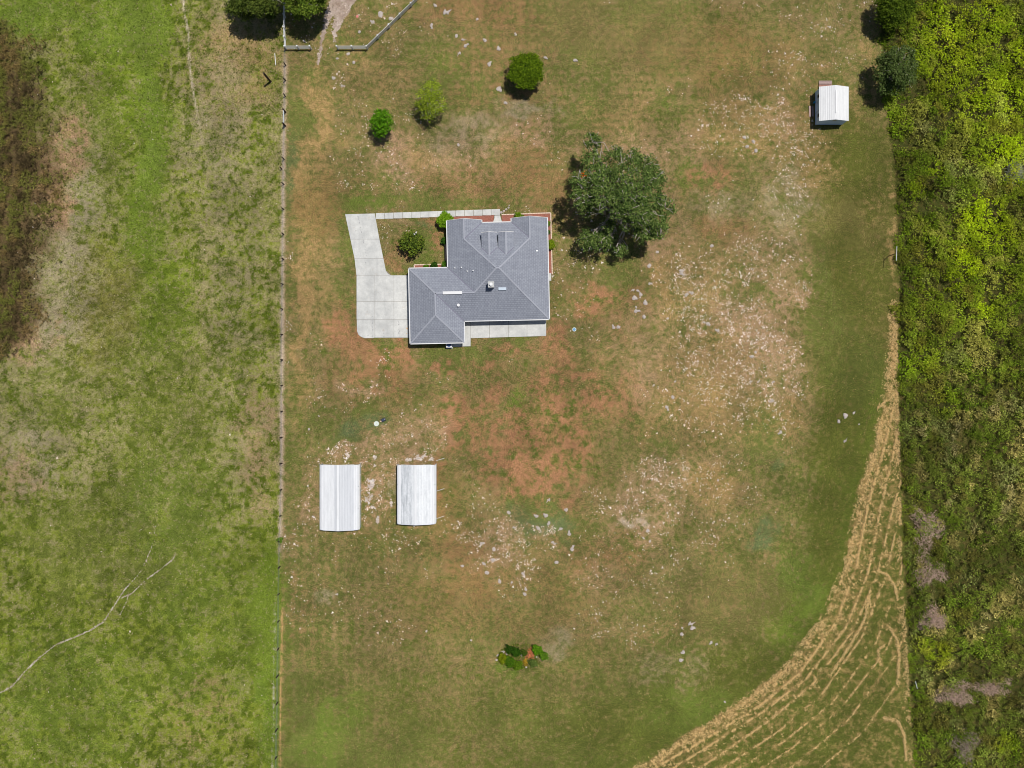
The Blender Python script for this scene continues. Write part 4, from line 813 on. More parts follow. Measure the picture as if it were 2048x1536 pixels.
rocks([(1690.7, 831.7, 5), (1677, 842, 4), (1707.8, 825.6, 3), (1718, 848.8, 2), (1690, 881.8, 4.5), (1560, 864, 4.2)], 'pale rock on green lawn near the hay', 'rocks near the hay strip')
rocks([(1436, 960, 2.6), (1295, 1062, 4), (1287, 1076, 3.2), (1300, 1082)], 'small white rock on the dry southern lawn', 'rocks on the southern dry lawn')
rocks([(1381.6, 1247.5, 6), (1385.4, 1256, 5), (1364.4, 1256, 3), (1364.4, 1268.5, 4.6), (1365.6, 1304.7, 4), (1362.5, 1320, 4.2), (1421.6, 1285.6, 4), (1433, 1288, 3), (1450, 1403.9, 2.6)], 'pale rock in the group southeast of the planted ring', 'rocks in the south lawn group')
rocks([(761, 27.7, 5.5), (781.5, 37.3, 4.2), (745.6, 43, 4), (719, 64.6, 4)], 'grey rock between track and diagonal white fence', 'rocks between track and diagonal fence')
rocks([(714.4, 33.4, 3)], 'small salmon pink stone beside the gravel track', None, M['rock_pink'])
rocks([(608.8, 82.4, 3.6)], 'pale rock north of the western white fence corner')
rocks([(696, 108), (675, 117), (708, 125.5, 4.2), (667, 156), (684.5, 172, 3.6)], 'pale rock near the gravel track end', 'rocks at the track end')
rocks([(870, 10.8, 4), (892.6, 24.7, 7), (863.4, 49.4, 3), (863.4, 55, 3.4), (912.8, 71.4), (926, 79.7, 4), (969, 80.4, 4), (997, 97, 4.4), (979, 127.6, 5), (998.8, 178.6, 5.5), (1012, 206, 3.6), (1091.8, 116, 4.5), (1150.9, 120.8, 4.4), (932, 92, 5), (918.4, 106.7, 4), (1031.8, 68.5), (954, 39, 3.4), (917, 290, 3)], 'pale flat rock around the dark round tree', 'rocks around the dark round tree')
rocks([(1489, 275, 3.6), (1507, 283.7, 4), (1495, 292.7, 4), (1511.8, 302, 4)], 'white rock in the cluster southwest of the shed', 'rocks southwest of the shed')
rocks([(1072, 1031.8, 4.6), (1091, 1030.6, 4.6), (1097, 1047.7, 4), (1075.8, 1056, 5), (1122, 1057.4, 3.6), (1139.3, 1067, 4.6), (1106.3, 1085.5, 5), (1145.4, 1097.7, 5.5), (1132, 1019.6, 3.6), (1097, 1000, 4.5), (1028, 1055, 3.6), (1017, 1024.5, 3.6), (924.5, 1131.9, 3.4), (967, 1127, 4.4), (985.5, 1119.7, 4), (988, 1099, 4), (973.3, 1145, 4), (963.5, 1088, 4.2), (1046.5, 1147.8, 4), (999, 1162, 4.4), (1051.4, 1178, 3.6), (1049, 1188, 3.8), (1023.3, 1164.8, 3.2), (1113.7, 1124.6, 3.6)], 'white rock in the stony patch southeast of the carports', 'rocks southeast of the carports')
rocks([(941.6, 1280.8, 2.6), (853, 1262, 2.4), (674, 1188, 2.6), (618, 858, 2.4), (638, 832, 2)], 'lone white stone on the southwest lawn', 'lone stones on the southwest lawn')

# ------------------------------------------------------------------ vegetation builders
def unit(v): return v / np.maximum(np.linalg.norm(v, axis=1, keepdims=True), 1e-9)
def leaf_quads(c, size, rng, out=None, asp=.6, up=.35):
    n = len(c); nr = rng.standard_normal((n, 3)); nr[:, 2] = np.abs(nr[:, 2]) + up
    if out is not None: nr = nr + out * .6
    nr = unit(nr); a = unit(np.cross(nr, rng.standard_normal((n, 3)))); b = np.cross(nr, a); s = np.asarray(size).reshape(-1, 1)
    V = np.stack([c + a * s, c + b * s * asp, c - a * s, c - b * s * asp], 1).reshape(-1, 3)
    return V, np.arange(4 * n).reshape(-1, 4)
GAIN = 1.0
def leaf_cols(n, c1, c2, rng, per=4, var=.22):
    t = rng.random((n, 1)); c = (lin(c1) * (1 - t) + lin(c2) * t) * GAIN; c = c * (1 + var * rng.standard_normal((n, 1))).clip(.4, 1.7); return np.repeat(c, per, 0)
def crown_points(blobs, dens, k, sig, rng, inner=.45):
    C = []; O = []
    for (x, y, z, r, rz) in blobs:
        n = max(4, int(dens * r * r * 4)); d = unit(rng.standard_normal((n, 3))); d[:, 2] = np.where(d[:, 2] < -.25, -d[:, 2], d[:, 2])
        f = inner + (1 - inner) * rng.random((n, 1)) ** .5; cl = np.array([x, y, z]) + d * f * np.array([r, r, rz])
        kk = rng.poisson(k, n) + 2; cc = np.repeat(cl, kk, 0) + rng.standard_normal((kk.sum(), 3)) * np.array([sig, sig, sig * .6]); C.append(cc); O.append(np.repeat(d, kk, 0))
    C = np.concatenate(C); O = np.concatenate(O); ok = C[:, 2] > .08; return C[ok], O[ok]
def limb(mb, a, b, r0, r1, rng, n=6, wob=.08):
    a = np.array(a, float); b = np.array(b, float); L = np.linalg.norm(b - a); pts = [a]
    for j in range(1, 5): pts.append(a + (b - a) * j / 4 + rng.standard_normal(3) * wob * L * (j < 4) + np.array([0, 0, .06 * L * math.sin(math.pi * j / 4)]))
    mb.tube(pts, list(np.linspace(r0, r1, 5)), n); return pts
def tree(name, base, blobs, label, cat, c1, c2, leaf=.16, dens=6, k=9, sig=.22, trunk=.2, th=None, bark='bark', twigs=0, seed=1, group=None, inner=.45, mat='leaf', trunk_name='trunk', crown_name='crown'):
    """blobs: apparent photo x, y, height z, radius, vertical radius (metres)"""
    rng = np.random.default_rng(seed); b = P(*base); t = empty(name, b, label, cat, group)
    W_ = [(*P(x, y, z)[:2], z, r, rz) for x, y, z, r, rz in blobs]
    C, O = crown_points(W_, dens, k, sig, rng, inner); n = len(C)
    V, F = leaf_quads(C, leaf * rng.uniform(.7, 1.3, n), rng, O)
    np_obj(crown_name, V, F, M[mat], t, cols=leaf_cols(n, c1, c2, rng))
    if trunk:
        zt = th if th else max(.4, min(w[2] for w in W_) * .45); mb = MB(); top = b + (0, 0, zt)
        mb.tube([b - (0, 0, .05), b + (0, 0, .25), b + (0, 0, zt * .6), top], [trunk * 1.6, trunk * 1.15, trunk, trunk * .9], 9)
        for w in W_:
            e = np.array(w[:3]) + (0, 0, w[4] * .3); pts = limb(mb, top - (0, 0, .1), e, trunk * .5, trunk * .12, rng)
            for _ in range(twigs):
                d = rng.standard_normal(3); d[2] = abs(d[2]) * .8; d /= np.linalg.norm(d)
                limb(mb, pts[rng.integers(2, 5)], np.array(w[:3]) + d * np.array([w[3], w[3], w[4]]) * 1.13, min(.07, trunk * .2), min(.035, trunk * .1), rng, 4)
        mb.build(trunk_name, M[bark], t, smooth=True)
    return t
rg = np.random.default_rng(5)
# the big oak
OB = [(1186, 281, 6.8, 1.25, 1.0), (1185, 322, 7.2, 1.6, 1.1), (1228, 313, 7.6, 1.5, 1.1), (1268, 318, 7.6, 1.45, 1.1), (1296, 330, 7.2, 1.5, 1.1), (1164, 364, 7.6, 1.6, 1.2), (1201, 357, 8.6, 1.9, 1.2), (1246, 355, 9.0, 2.0, 1.3),
      (1290, 360, 8.6, 1.9, 1.2), (1313, 357, 7.2, 1.3, 1.0), (1164, 396, 7.8, 1.5, 1.1), (1206, 394, 9.2, 2.0, 1.3), (1256, 396, 9.6, 2.1, 1.3), (1302, 396, 8.8, 1.9, 1.2), (1329, 414, 7.4, 1.45, 1.0), (1173, 421, 6.6, 1.0, .9),
      (1277, 428, 8.8, 1.9, 1.2), (1315, 446, 7.4, 1.6, 1.0), (1258, 444, 7.6, 1.2, .9), (1286, 466, 6.4, 1.4, .9), (1318, 464, 6.2, 1.2, .9), (1235, 420, 8.6, 1.2, 1.0), (1176, 480, 3.9, 1.5, .8), (1203, 484, 4.0, 1.5, .8), (1220, 470, 3.4, 1.0, .7), (1240, 500, 3.0, 1.0, .6), (1215, 450, 5.2, 1.0, .8)]
oak = tree('oak_tree', (1228, 425), OB, 'huge spreading oak tree with grey limbs beside the east end of the house', 'tree', (48, 76, 28), (120, 138, 72), leaf=.145, dens=4.6, k=17, sig=.23, trunk=.55, th=2.4, twigs=9, seed=4)
b = P(1167, 351, 8.3); V, F = leaf_quads(b + rg.standard_normal((40, 3)) * .22, np.full(40, .14), rg); np_obj('dead_sprig', V, F, M['leaf'], oak, cols=leaf_cols(40, (235, 110, 30), (220, 85, 20), rg))
# specimen trees on the front lawn
def dome(x, y, z, r, rz, n, sr, seed):
    g = np.random.default_rng(seed); out = [(x, y, z * .9, r * .82, rz * .8)]
    for k in range(n):
        a = 2.39996 * k; f = math.sqrt((k + .5) / n); rr = f * r * .86; zz = z + rz * math.sqrt(max(0, 1 - (f * .86) ** 2)) * .72 + g.normal() * .06
        q = (x + math.cos(a) * rr / S, y + math.sin(a) * rr / S, zz, sr * g.uniform(.8, 1.2), sr * g.uniform(.7, 1.0)); out.append(q)
    return out
tree('round_tree', (1049, 150), dome(1053, 142, 1.7, 2.75, 2.3, 34, .62, 3), 'dense dark green dome shaped tree in the front lawn', 'tree', (58, 84, 14), (110, 134, 24), leaf=.12, dens=13, k=12, sig=.17, trunk=.22, th=.7, seed=8)
tree('sparse_tree', (856, 212), [(860, 183, 3.2, 1.3, .9), (848, 195, 3.3, 1.3, .9), (872, 192, 3.4, 1.2, .9), (860, 208, 3.6, 1.4, 1.0), (845, 215, 2.6, 1.1, .8), (875, 212, 3.0, 1.2, .8), (858, 225, 2.6, 1.3, .8), (866, 172, 2.6, 1.0, .7)],
     'sparse olive green tree with bare pale twigs in the front lawn', 'tree', (104, 128, 26), (156, 170, 56), leaf=.12, dens=6, k=8, sig=.22, trunk=.12, th=.9, twigs=9, seed=9)
tree('young_tree', (758, 256), [(763, 240, 3.2, 1.0, .9), (752, 246, 2.9, .9, .8), (774, 243, 2.9, .9, .8), (760, 256, 2.8, .95, .8), (772, 258, 2.5, .8, .7), (766, 229, 2.7, .8, .7), (757, 232, 2.5, .8, .7), (760, 264, 2.2, .7, .6)],
     'small vivid green young tree nearest the wire fence', 'tree', (62, 108, 14), (100, 146, 26), leaf=.16, dens=7, k=9, sig=.22, trunk=.1, th=.8, seed=10)
mg = tree('magnolia_tree', (821, 489), [(824, 481, 2.6, .95, .8), (812, 478, 2.3, .85, .7), (836, 478, 2.3, .85, .7), (816, 492, 2.2, .9, .7), (832, 494, 2.1, .85, .7), (824, 468, 2.2, .8, .6), (842, 487, 1.9, .6, .5), (806, 488, 1.9, .6, .5), (824, 500, 1.8, .7, .5)],
     'small dark leaved tree with white blossoms inside the driveway corner', 'tree', (66, 88, 30), (108, 122, 40), leaf=.17, dens=6, k=8, sig=.2, trunk=.1, th=.7, seed=11)
for x, y in ((832.5, 465), (829, 468.5)):
    b = P(x, y, 3.0); V, F = leaf_quads(b + rg.standard_normal((14, 3)) * .05, np.full(14, .08), rg); np_obj('blossom', V, F, M['leaf'], mg, cols=leaf_cols(14, (240, 238, 225), (245, 245, 240), rg, var=.03))
# trees at the frame edges
tree('shade_tree', (520, -22), [(490, 0, 5.5, 1.9, 1.2), (472, 14, 4.5, 1.3, 1.0), (515, 12, 5.0, 1.6, 1.1), (540, 0, 5.5, 1.8, 1.3), (494, 26, 3.4, 1.0, .8), (545, 24, 3.0, 1.0, .7), (500, -38, 6.5, 2.4, 1.4), (545, -45, 6.5, 2.3, 1.4), (470, -30, 5, 1.8, 1.2), (530, 15, 3.6, 1.2, .8)],
     'dark shade tree left of the white fence at the top edge', 'tree', (58, 76, 26), (96, 108, 44), leaf=.16, dens=11, k=9, sig=.24, trunk=.3, th=1.6, twigs=2, seed=12)
tree('shade_tree', (606, -18), [(592, 10, 5.0, 1.4, 1.0), (615, 12, 5.2, 1.5, 1.1), (634, 8, 4.4, 1.2, 1.0), (600, 28, 3.4, 1.0, .7), (600, -25, 6.2, 2.2, 1.3), (630, -30, 6.2, 2.0, 1.3), (578, -10, 4.6, 1.4, 1.0)],
     'shade tree with a lit crown between white fence and gravel track', 'tree', (72, 96, 28), (116, 134, 46), leaf=.16, dens=11, k=9, sig=.24, trunk=.3, th=1.6, twigs=2, seed=13)
tree('brush_tree', (1776, 36), [(1785, 20, 3.8, 1.6, 1.1), (1768, 30, 3.0, 1.2, .9), (1800, 36, 3.0, 1.2, .9), (1782, 44, 2.8, 1.2, .8), (1790, -5, 4.0, 1.7, 1.1), (1812, 12, 3.2, 1.3, .9), (1765, 8, 3.0, 1.1, .9)],
     'dark leafy tree on the brush edge at the top frame', 'tree', (50, 70, 16), (92, 112, 26), leaf=.14, dens=12, k=8, sig=.2, trunk=.18, th=.9, seed=14)
tree('brush_tree', (1776, 160), [(1815, 135, 4.6, 1.3, .9), (1800, 150, 5.0, 1.5, 1.0), (1812, 160, 4.6, 1.3, .9), (1785, 142, 4.4, 1.2, .9), (1790, 112, 4.4, 1.3, .9), (1772, 120, 3.8, 1.1, .8), (1765, 148, 3.6, 1.2, .8), (1790, 175, 3.6, 1.1, .8), (1812, 108, 3.6, 1.1, .8), (1770, 172, 3.0, 1.1, .7), (1760, 130, 3.0, 1.0, .7)],
     'grey twigged dark tree at the brush edge northeast of the shed', 'tree', (52, 72, 26), (104, 120, 66), leaf=.14, dens=10, k=8, sig=.2, trunk=.2, th=1.0, twigs=5, seed=15)
# house shrubs
def shrub(name, x, y, r, h, label, c1, c2, seed, base=None, n=12):
    return tree(name, base or (x, y), dome(x, y, h * .35, r, h * .6, n, r * .32, seed), label, 'shrub', c1, c2, leaf=.085, dens=60, k=6, sig=.07, trunk=.05, th=.25, seed=seed, crown_name='foliage', trunk_name='stem')
shrub('round_shrub', 891, 440, 1.2, 2.2, 'large round bright green shrub at the northwest house corner', (88, 128, 22), (128, 166, 36), 21, (888, 445), 18)
shrub('dark_shrub', 889, 481, .55, 1.1, 'small dark shrub midway along the west house wall', (40, 78, 22), (70, 104, 34), 22)
shrub('dark_shrub', 890.5, 529, .5, 1.0, 'small green shrub in the corner where garage meets house', (52, 92, 22), (88, 128, 34), 23)
shrub('dark_shrub', 868.5, 531, .55, 1.0, 'dark shrub in the mulch bed above the garage roof', (34, 66, 18), (62, 96, 28), 24)
shrub('low_shrub', 852, 533.5, .35, .5, 'tiny low shrub in the mulch bed above the garage roof', (70, 110, 22), (104, 140, 34), 25, None, 6)
shrub('round_shrub', 1036, 432, .55, 1.1, 'round green shrub in the red mulch before the east gable', (80, 112, 22), (116, 142, 34), 26)
shrub('low_shrub', 1045.5, 433.5, .25, .4, 'tiny low shrub beside the round shrub before the east gable', (80, 112, 22), (116, 142, 34), 27, None, 5)
shrub('round_shrub', 1101, 489, .7, 1.3, 'round olive green shrub at the middle of the east wall', (92, 118, 20), (134, 152, 32), 28)
shrub('low_shrub', 1096.5, 447, .35, .6, 'low shrub in the mulch near the northeast house corner', (80, 104, 24), (110, 132, 34), 29, None, 6)
shrub('low_shrub', 1096.8, 464, .25, .5, 'tiny dark shrub between the corner and middle shrubs on the east wall', (50, 82, 22), (80, 108, 30), 30, None, 5)
shrub('low_shrub', 559.5, 1080, .45, .7, 'small green bush growing on the wire fence line', (70, 104, 30), (104, 130, 44), 31, None, 6)
# planted ring on the south lawn
for k, (x, y, r, h, lab, c1, c2) in enumerate(((1019, 1299, .55, 1.0, 'dark bush at the top of the planted ring', (28, 56, 12), (60, 92, 22)), (1031, 1304, .6, 1.1, 'dark bush nearest the planted ring centre', (28, 58, 10), (62, 98, 20)),
        (1006, 1318, .6, .9, 'yellowish green bush at the west edge of the planted ring', (92, 108, 14), (128, 138, 24)), (1020, 1324, .7, 1.1, 'large dark green bush low in the planted ring', (48, 84, 12), (88, 122, 22)), (1034, 1330, .65, 1.0, 'green bush at the south edge of the planted ring', (66, 96, 16), (104, 130, 28)),
        (1074, 1300, .65, .9, 'bright green bush at the northeast of the planted ring', (66, 112, 14), (104, 146, 28)), (1087, 1312, .55, .7, 'green bush on the east rim of the planted ring', (72, 110, 26), (104, 138, 36)), (1066, 1326, .5, .5, 'low dull green bush at the south of the planted ring', (74, 96, 40), (104, 120, 56)), (1048, 1306, .4, .7, 'small dark bush beside the orange dead shrub', (50, 74, 20), (80, 100, 30)))):
    shrub('ring_bush', x, y, r * 1.22, h, lab, c1, c2, 40 + k, None, 9)
def twig_bush(name, x, y, rx_, ry_, h, n, c1, c2, label, cat, seed, wid=.02, L=(.35, .8), group=None, z0=0.0):
    rng = np.random.default_rng(seed); a = rng.random(n) * 6.283; f = np.sqrt(rng.random(n)); b = P(x, y)
    q_ = f * (1 + .38 * np.sin(3 * a + seed) + .25 * np.sin(5 * a + 2.1 * seed)) + .12 * rng.standard_normal(n)
    X = b[0] + np.cos(a) * q_ * rx_; Y = b[1] + np.sin(a) * q_ * ry_; Z = z0 + np.maximum(0, h * (1 - f * f)) * rng.random(n)
    V, F = blade_arr(X, Y, Z, rng, 2, L, .8, wid); o = np_obj(name, V, F, M['dry'], None, b, leaf_cols(len(F), c1, c2, rng, 3)); return tag(o, label, cat, group)
def blade_arr(X, Y, Z, rng, n, L, spread, wid, bias=None):
    X, Y, Z = [np.repeat(q_, n) for q_ in (X, Y, Z)]; m = len(X); a = rng.random(m) * 6.283; ln = rng.uniform(L[0], L[1], m)
    dx, dy = np.cos(a), np.sin(a)
    if bias is not None: bx, by = [np.repeat(q_, n) for q_ in bias]; dx = dx + bx; dy = dy + by; q_ = np.hypot(dx, dy) + 1e-6; dx /= q_; dy /= q_
    sp = np.clip(spread + .25 * rng.standard_normal(m), .05, .99); w = wid * rng.uniform(.6, 1.4, m)
    p0 = np.stack([X - dy * w, Y + dx * w, Z], 1); p1 = np.stack([X + dy * w, Y - dx * w, Z], 1)
    p2 = np.stack([X + dx * ln * sp, Y + dy * ln * sp, Z + ln * np.sqrt(1 - sp ** 2) * .8 + .02], 1)
    return np.stack([p0, p1, p2], 1).reshape(-1, 3), np.arange(3 * m).reshape(-1, 3)
twig_bush('dead_shrub', 1060, 1308, .5, .72, .5, 150, (176, 126, 90), (206, 120, 76), 'dead orange shrub in the middle of the planted ring', 'shrub', 60, .05, (.2, .45))
twig_bush('flower_clump', 1050.5, 1324, .35, .5, .3, 150, (190, 150, 40), (120, 110, 50), 'yellow flowering clump south of the orange dead shrub', 'flowers', 61, .04, (.12, .3))
rocks([(1007, 1303, 3.4), (1014, 1306.5, 3.6), (1028, 1305, 3.4), (995, 1311, 2.6), (993, 1320, 2.4), (1043, 1310, 2.6), (1052, 1334, 2.6), (1079, 1307, 3), (1073, 1314, 2.4)], 'pale border stone of the planted ring', 'stones of the planted ring')
rg2 = np.random.default_rng(88); n = 700; a = rg2.random(n) * 6.283; f = np.sqrt(rg2.random(n)); b = P(1043, 1312)
X = b[0] + np.cos(a) * f * 3.5; Y = b[1] + np.sin(a) * f * 1.9; V, F = blade_arr(X, Y, np.zeros(n), rg2, 5, (.15, .4), .7, .03)
o = np_obj('weeds', V, F, M['blade'], None, b, leaf_cols(len(F), (76, 96, 26), (128, 132, 62), rg2, 3, .3)); tag(o, 'rough weeds filling the planted ring on the south lawn', 'weeds', kind='stuff')
for k, (x, y, rx_, ry_, lab) in enumerate(((1850, 1058, 2.0, 2.9, 'grey pink dead bush in the brush beside the top of the hay strip'), (1856, 1142, 2.2, 1.8, 'grey pink dead bush second from the top along the brush edge'), (1862, 1236, 1.8, 1.5, 'smallest grey pink dead bush along the brush edge'), (1905, 1386, 2.6, 1.5, 'wide tangled dead bush at lower right in the brush'), (1975, 1372, 3.0, 1.0, 'low dead bush stretching towards the right frame edge'), (1926, 1490, 1.8, 2.4, 'dark grey dead bush at the bottom of the brush'))):
    twig_bush('dead_bush', x, y, rx_, ry_, 1.15, 1050, (158, 138, 120), (200, 172, 156) if k < 5 else (136, 128, 116), lab, 'bush', 70 + k, .024, (.3, .75), 'dead bushes in the brush', .15)
twig_bush('palmetto', 2028, 345, 1.2, 1.4, .8, 260, (120, 124, 104), (160, 164, 148), 'grey fan leaved palmetto near the right frame edge', 'palmetto', 78, .05, (.7, 1.3))

# ------------------------------------------------------------------ brush east of the lawn
def bright_f(px, py):
    f = np.zeros(px.shape)
    for x, y, r, s in ((2010, 315, 55, 1), (1960, 430, 48, 1), (1985, 465, 45, .9), (1925, 530, 34, 1), (1900, 560, 25, .7), (1960, 620, 22, .8), (1870, 340, 20, .7), (1830, 380, 22, .6), (1990, 200, 70, .7), (1900, 80, 80, .65), (1880, 150, 40, .7), (1960, 60, 70, .6), (2035, 120, 40, .7), (1930, 210, 50, .5), (1840, 720, 40, .35), (1870, 1310, 30, .6), (1850, 1290, 24, .5), (2010, 1490, 26, .5), (1890, 800, 30, .3)):
        f = np.maximum(f, s * sst(1.25, .5, np.hypot(px - x, py - y) / r + .55 * (fbm(px, py, 30, 130, 3) - .5)))
    return f
def brush_field(n, seed, y0=-130, y1=1650, x1=2210):
    rng = np.random.default_rng(seed); px = rng.uniform(1748, x1, n); py = rng.uniform(y0, y1, n)
    e = px - poly_at(BRUSH, py) + 16 * (fbm(px, py, 26, 131, 3) - .5); ok = (e > 0) & ((rng.random(n) < .3) | (fbm(px, py, 26, 138, 3, .65) > .34)); return px[ok], py[ok], e[ok], rng
def brush_col(px, py, rng):
    up = sst(900, 560, py); c = np.zeros(px.shape + (3,)) + np.array((110, 124, 46.))
    c = mixc(c, (114, 132, 28), up * .9); t = fbm(px, py, 60, 132, 4); c = mixc(c, (86, 108, 24), sst(.5, .75, t) * .7)
    t2 = fbm(px, py, 36, 133, 4); c = mixc(c, (168, 150, 94), sst(.56, .78, t2) * (.75 - .35 * up)); c = mixc(c, (110, 90, 50), sst(.62, .82, 1 - t2) * .5)
    e = px - poly_at(BRUSH, py); c = mixc(c, (96, 124, 22), sst(45, 8, e) * .6 * (.4 + .6 * fbm(px, py, 40, 135, 2)))
    b = bright_f(px, py); c = mixc(c, (150, 172, 20), b * .9)
    g = sst(.72, .9, fbm(px, py, 50, 134, 3)); c = mixc(c, (166, 158, 130), g * .3)
    c = c * (.80 + .42 * fbm(px, py, 80, 141, 3))[..., None]; return c, b
def hgt(px, py, e): return np.clip(e / 10.0, .1, 1) * (.1 + 1.6 * fbm(px, py, 34, 136, 3) ** 1.4)
px, py, e, rng = brush_field(38000, 201)
c, bf = brush_col(px, py, rng); up = sst(1000, 560, py); typ = rng.random(len(px)) < (.15 + .62 * up + .3 * bf)
hz = hgt(px, py, e) + .35 * bf
X = (px - 1024) * S; Y = (768 - py) * S
k = 9
nm = 420; mx, my, me_, _ = brush_field(nm * 3, 207); mx, my, me_ = mx[:nm], my[:nm], me_[:nm]; mc, mb_ = brush_col(mx, my, rng); nm = len(mx)
mr = rng.uniform(.35, 1.15, nm) * (.65 + .35 * sst(1000, 500, my)); kk = (mr ** 2 * 130 + 20).astype(int); mi = np.repeat(np.arange(nm), kk)
dd = unit(rng.standard_normal((len(mi), 3))); dd[:, 2] = np.abs(dd[:, 2]); rad = mr[mi] * rng.uniform(.7, 1.05, len(mi)) * (1 + .25 * np.sin(np.arctan2(dd[:, 1], dd[:, 0]) * 3 + mi))
MC = np.stack([(mx[mi] - 1024) * S, (768 - my[mi]) * S, hgt(mx, my, me_)[mi] * .7], 1) + dd * rad[:, None] * np.array([1, 1, .85])
mg_ = rng.uniform(.65, 1.3, nm)[mi][:, None]; mcol = lin(mc)[mi] * mg_ * (1 + .25 * rng.standard_normal((len(mi), 1))).clip(.4, 1.7)
i = np.where(typ)[0]; ii = np.repeat(i, k); C = np.stack([X[ii], Y[ii], hz[ii]], 1) + rng.standard_normal((len(ii), 3)) * np.array([.22, .22, .14]); C[:, 2] = np.maximum(C[:, 2], .05)
V1, F1 = leaf_quads(C, rng.uniform(.09, .19, len(ii)), rng, None, .6, .9); cc = lin(c)[ii] * (1 + .28 * rng.standard_normal((len(ii), 1))).clip(.35, 1.8)
V0, F0 = leaf_quads(MC, rng.uniform(.08, .17, len(mi)), rng, dd, .6, .5); F1 = np.concatenate([F1, F0 + len(V1)]); V1 = np.concatenate([V1, V0]); cc = np.concatenate([cc, mcol])
o = np_obj('brush_foliage', V1, F1, M['leaf'], None, None, np.repeat(cc, 4, 0)); tag(o, 'tangled green brush and vines filling the ground east of the lawn', 'brush', kind='stuff')
i = np.where(~typ)[0]; ang = fbm(px[i], py[i], 90, 137, 2) * 6.283 * 1.6; bias = (np.cos(ang) * .9, np.sin(ang) * .9)
V2, F2 = blade_arr(X[i], Y[i], hz[i] * .6, rng, 12, (.3, .8), .78, .026, bias); cc = np.repeat(lin(c)[i], 12, 0) * (1 + .3 * rng.standard_normal((len(F2), 1))).clip(.35, 1.9)
o = np_obj('tall_grass', V2, F2, M['blade'], None, None, np.repeat(cc, 3, 0)); tag(o, 'tall matted olive grass in the wild ground at the right', 'grass', kind='stuff')

# ------------------------------------------------------------------ hay left in curved rows
hp, dn, nrm, ts = HPTS, HDN, HNR, HTS
rng = np.random.default_rng(301); HX = []; HY = []; HD = []
def on_curve(t, off):
    x = np.interp(t, ts, hp[:, 0]) + np.interp(t, ts, nrm[:, 0]) * off; y = np.interp(t, ts, hp[:, 1]) + np.interp(t, ts, nrm[:, 1]) * off
    dx = np.interp(t, ts, dn[:, 0]); dy = np.interp(t, ts, dn[:, 1]); return x, y, np.arctan2(-dy, dx)
for j, off in enumerate(ROWS[:9]):
    n = int(12000 * (1.0, .6, .5, .5, .42, .36, .30, .24, .2)[j]); t = rng.uniform(0, ts[-1], n); o_ = row_off(j, t) + rng.normal(0, (7.0, 1.1, 1.0, 1.0, .9, .9, .8, .8, .8)[j], n)
    x, y, a = on_curve(t, o_); g = fbm(x, y, 9, 140 + j, 3); ok = g > (.41 if j == 0 else .40 + .015 * j); HX.append(x[ok]); HY.append(y[ok]); HD.append(a[ok])
nc = 900; t = rng.uniform(0, ts[-1], nc); o_ = np.abs(rng.normal(0, 1, nc)) * 36 + 2; x, y, a = on_curve(t, o_)      # loose clumps
kk = rng.integers(5, 18, nc); sg = rng.uniform(.8, 2.2, nc)
HX.append(np.repeat(x, kk) + rng.standard_normal(kk.sum()) * np.repeat(sg, kk)); HY.append(np.repeat(y, kk) + rng.standard_normal(kk.sum()) * np.repeat(sg, kk)); HD.append(rng.random(kk.sum()) * 6.28)
n = 5200; y = rng.uniform(620, 1640, n); x = poly_at(BRUSH, y) - np.abs(rng.normal(0, 6.5, n)) - 2; g = fbm(x, y, 18, 150, 3); ok = g > np.where(y < 960, .28, .5); HX.append(x[ok]); HY.append(y[ok]); HD.append(np.full(ok.sum(), 1.57))
for (pts) in ([(1755, 1140), (1775, 1150), (1790, 1175), (1795, 1200)], [(1775, 1250), (1792, 1275), (1798, 1310), (1795, 1370)], [(1765, 1435), (1795, 1440), (1808, 1470), (1812, 1520)], [(1735, 1190), (1742, 1215)], [(1760, 1330), (1755, 1300), (1770, 1290)], [(1740, 1180), (1728, 1240), (1700, 1290), (1660, 1350)], [(1780, 640), (1770, 625), (1765, 620)], [(1748, 820), (1760, 812), (1772, 800)]):
    for (x0, y0), (x1, y1) in zip(pts[:-1], pts[1:]):
        n = int(math.hypot(x1 - x0, y1 - y0) * 4); t = rng.random(n); HX.append(x0 + (x1 - x0) * t + rng.normal(0, 1.6, n)); HY.append(y0 + (y1 - y0) * t + rng.normal(0, 1.6, n)); HD.append(np.full(n, math.atan2(y0 - y1, x1 - x0)))
HX = np.concatenate(HX); HY = np.concatenate(HY); HD = np.concatenate(HD)
ok = (HX < poly_at(BRUSH, HY) - 1) & (HX > hay_edge(HY) - 9); HX, HY, HD = HX[ok], HY[ok], HD[ok]
V, F = blade_arr((HX - 1024) * S, (768 - HY) * S, rng.uniform(.02, .16, len(HX)), rng, 3, (.10, .28), .95, .018, (np.cos(HD) * .6, np.sin(HD) * .7))
o = np_obj('hay', V, F, M['dry'], None, None, leaf_cols(len(F), (206, 174, 116), (232, 204, 150), rng, 3, .2)); tag(o, 'tan cut hay lying in curved rows along the lawn rim', 'hay', kind='stuff')

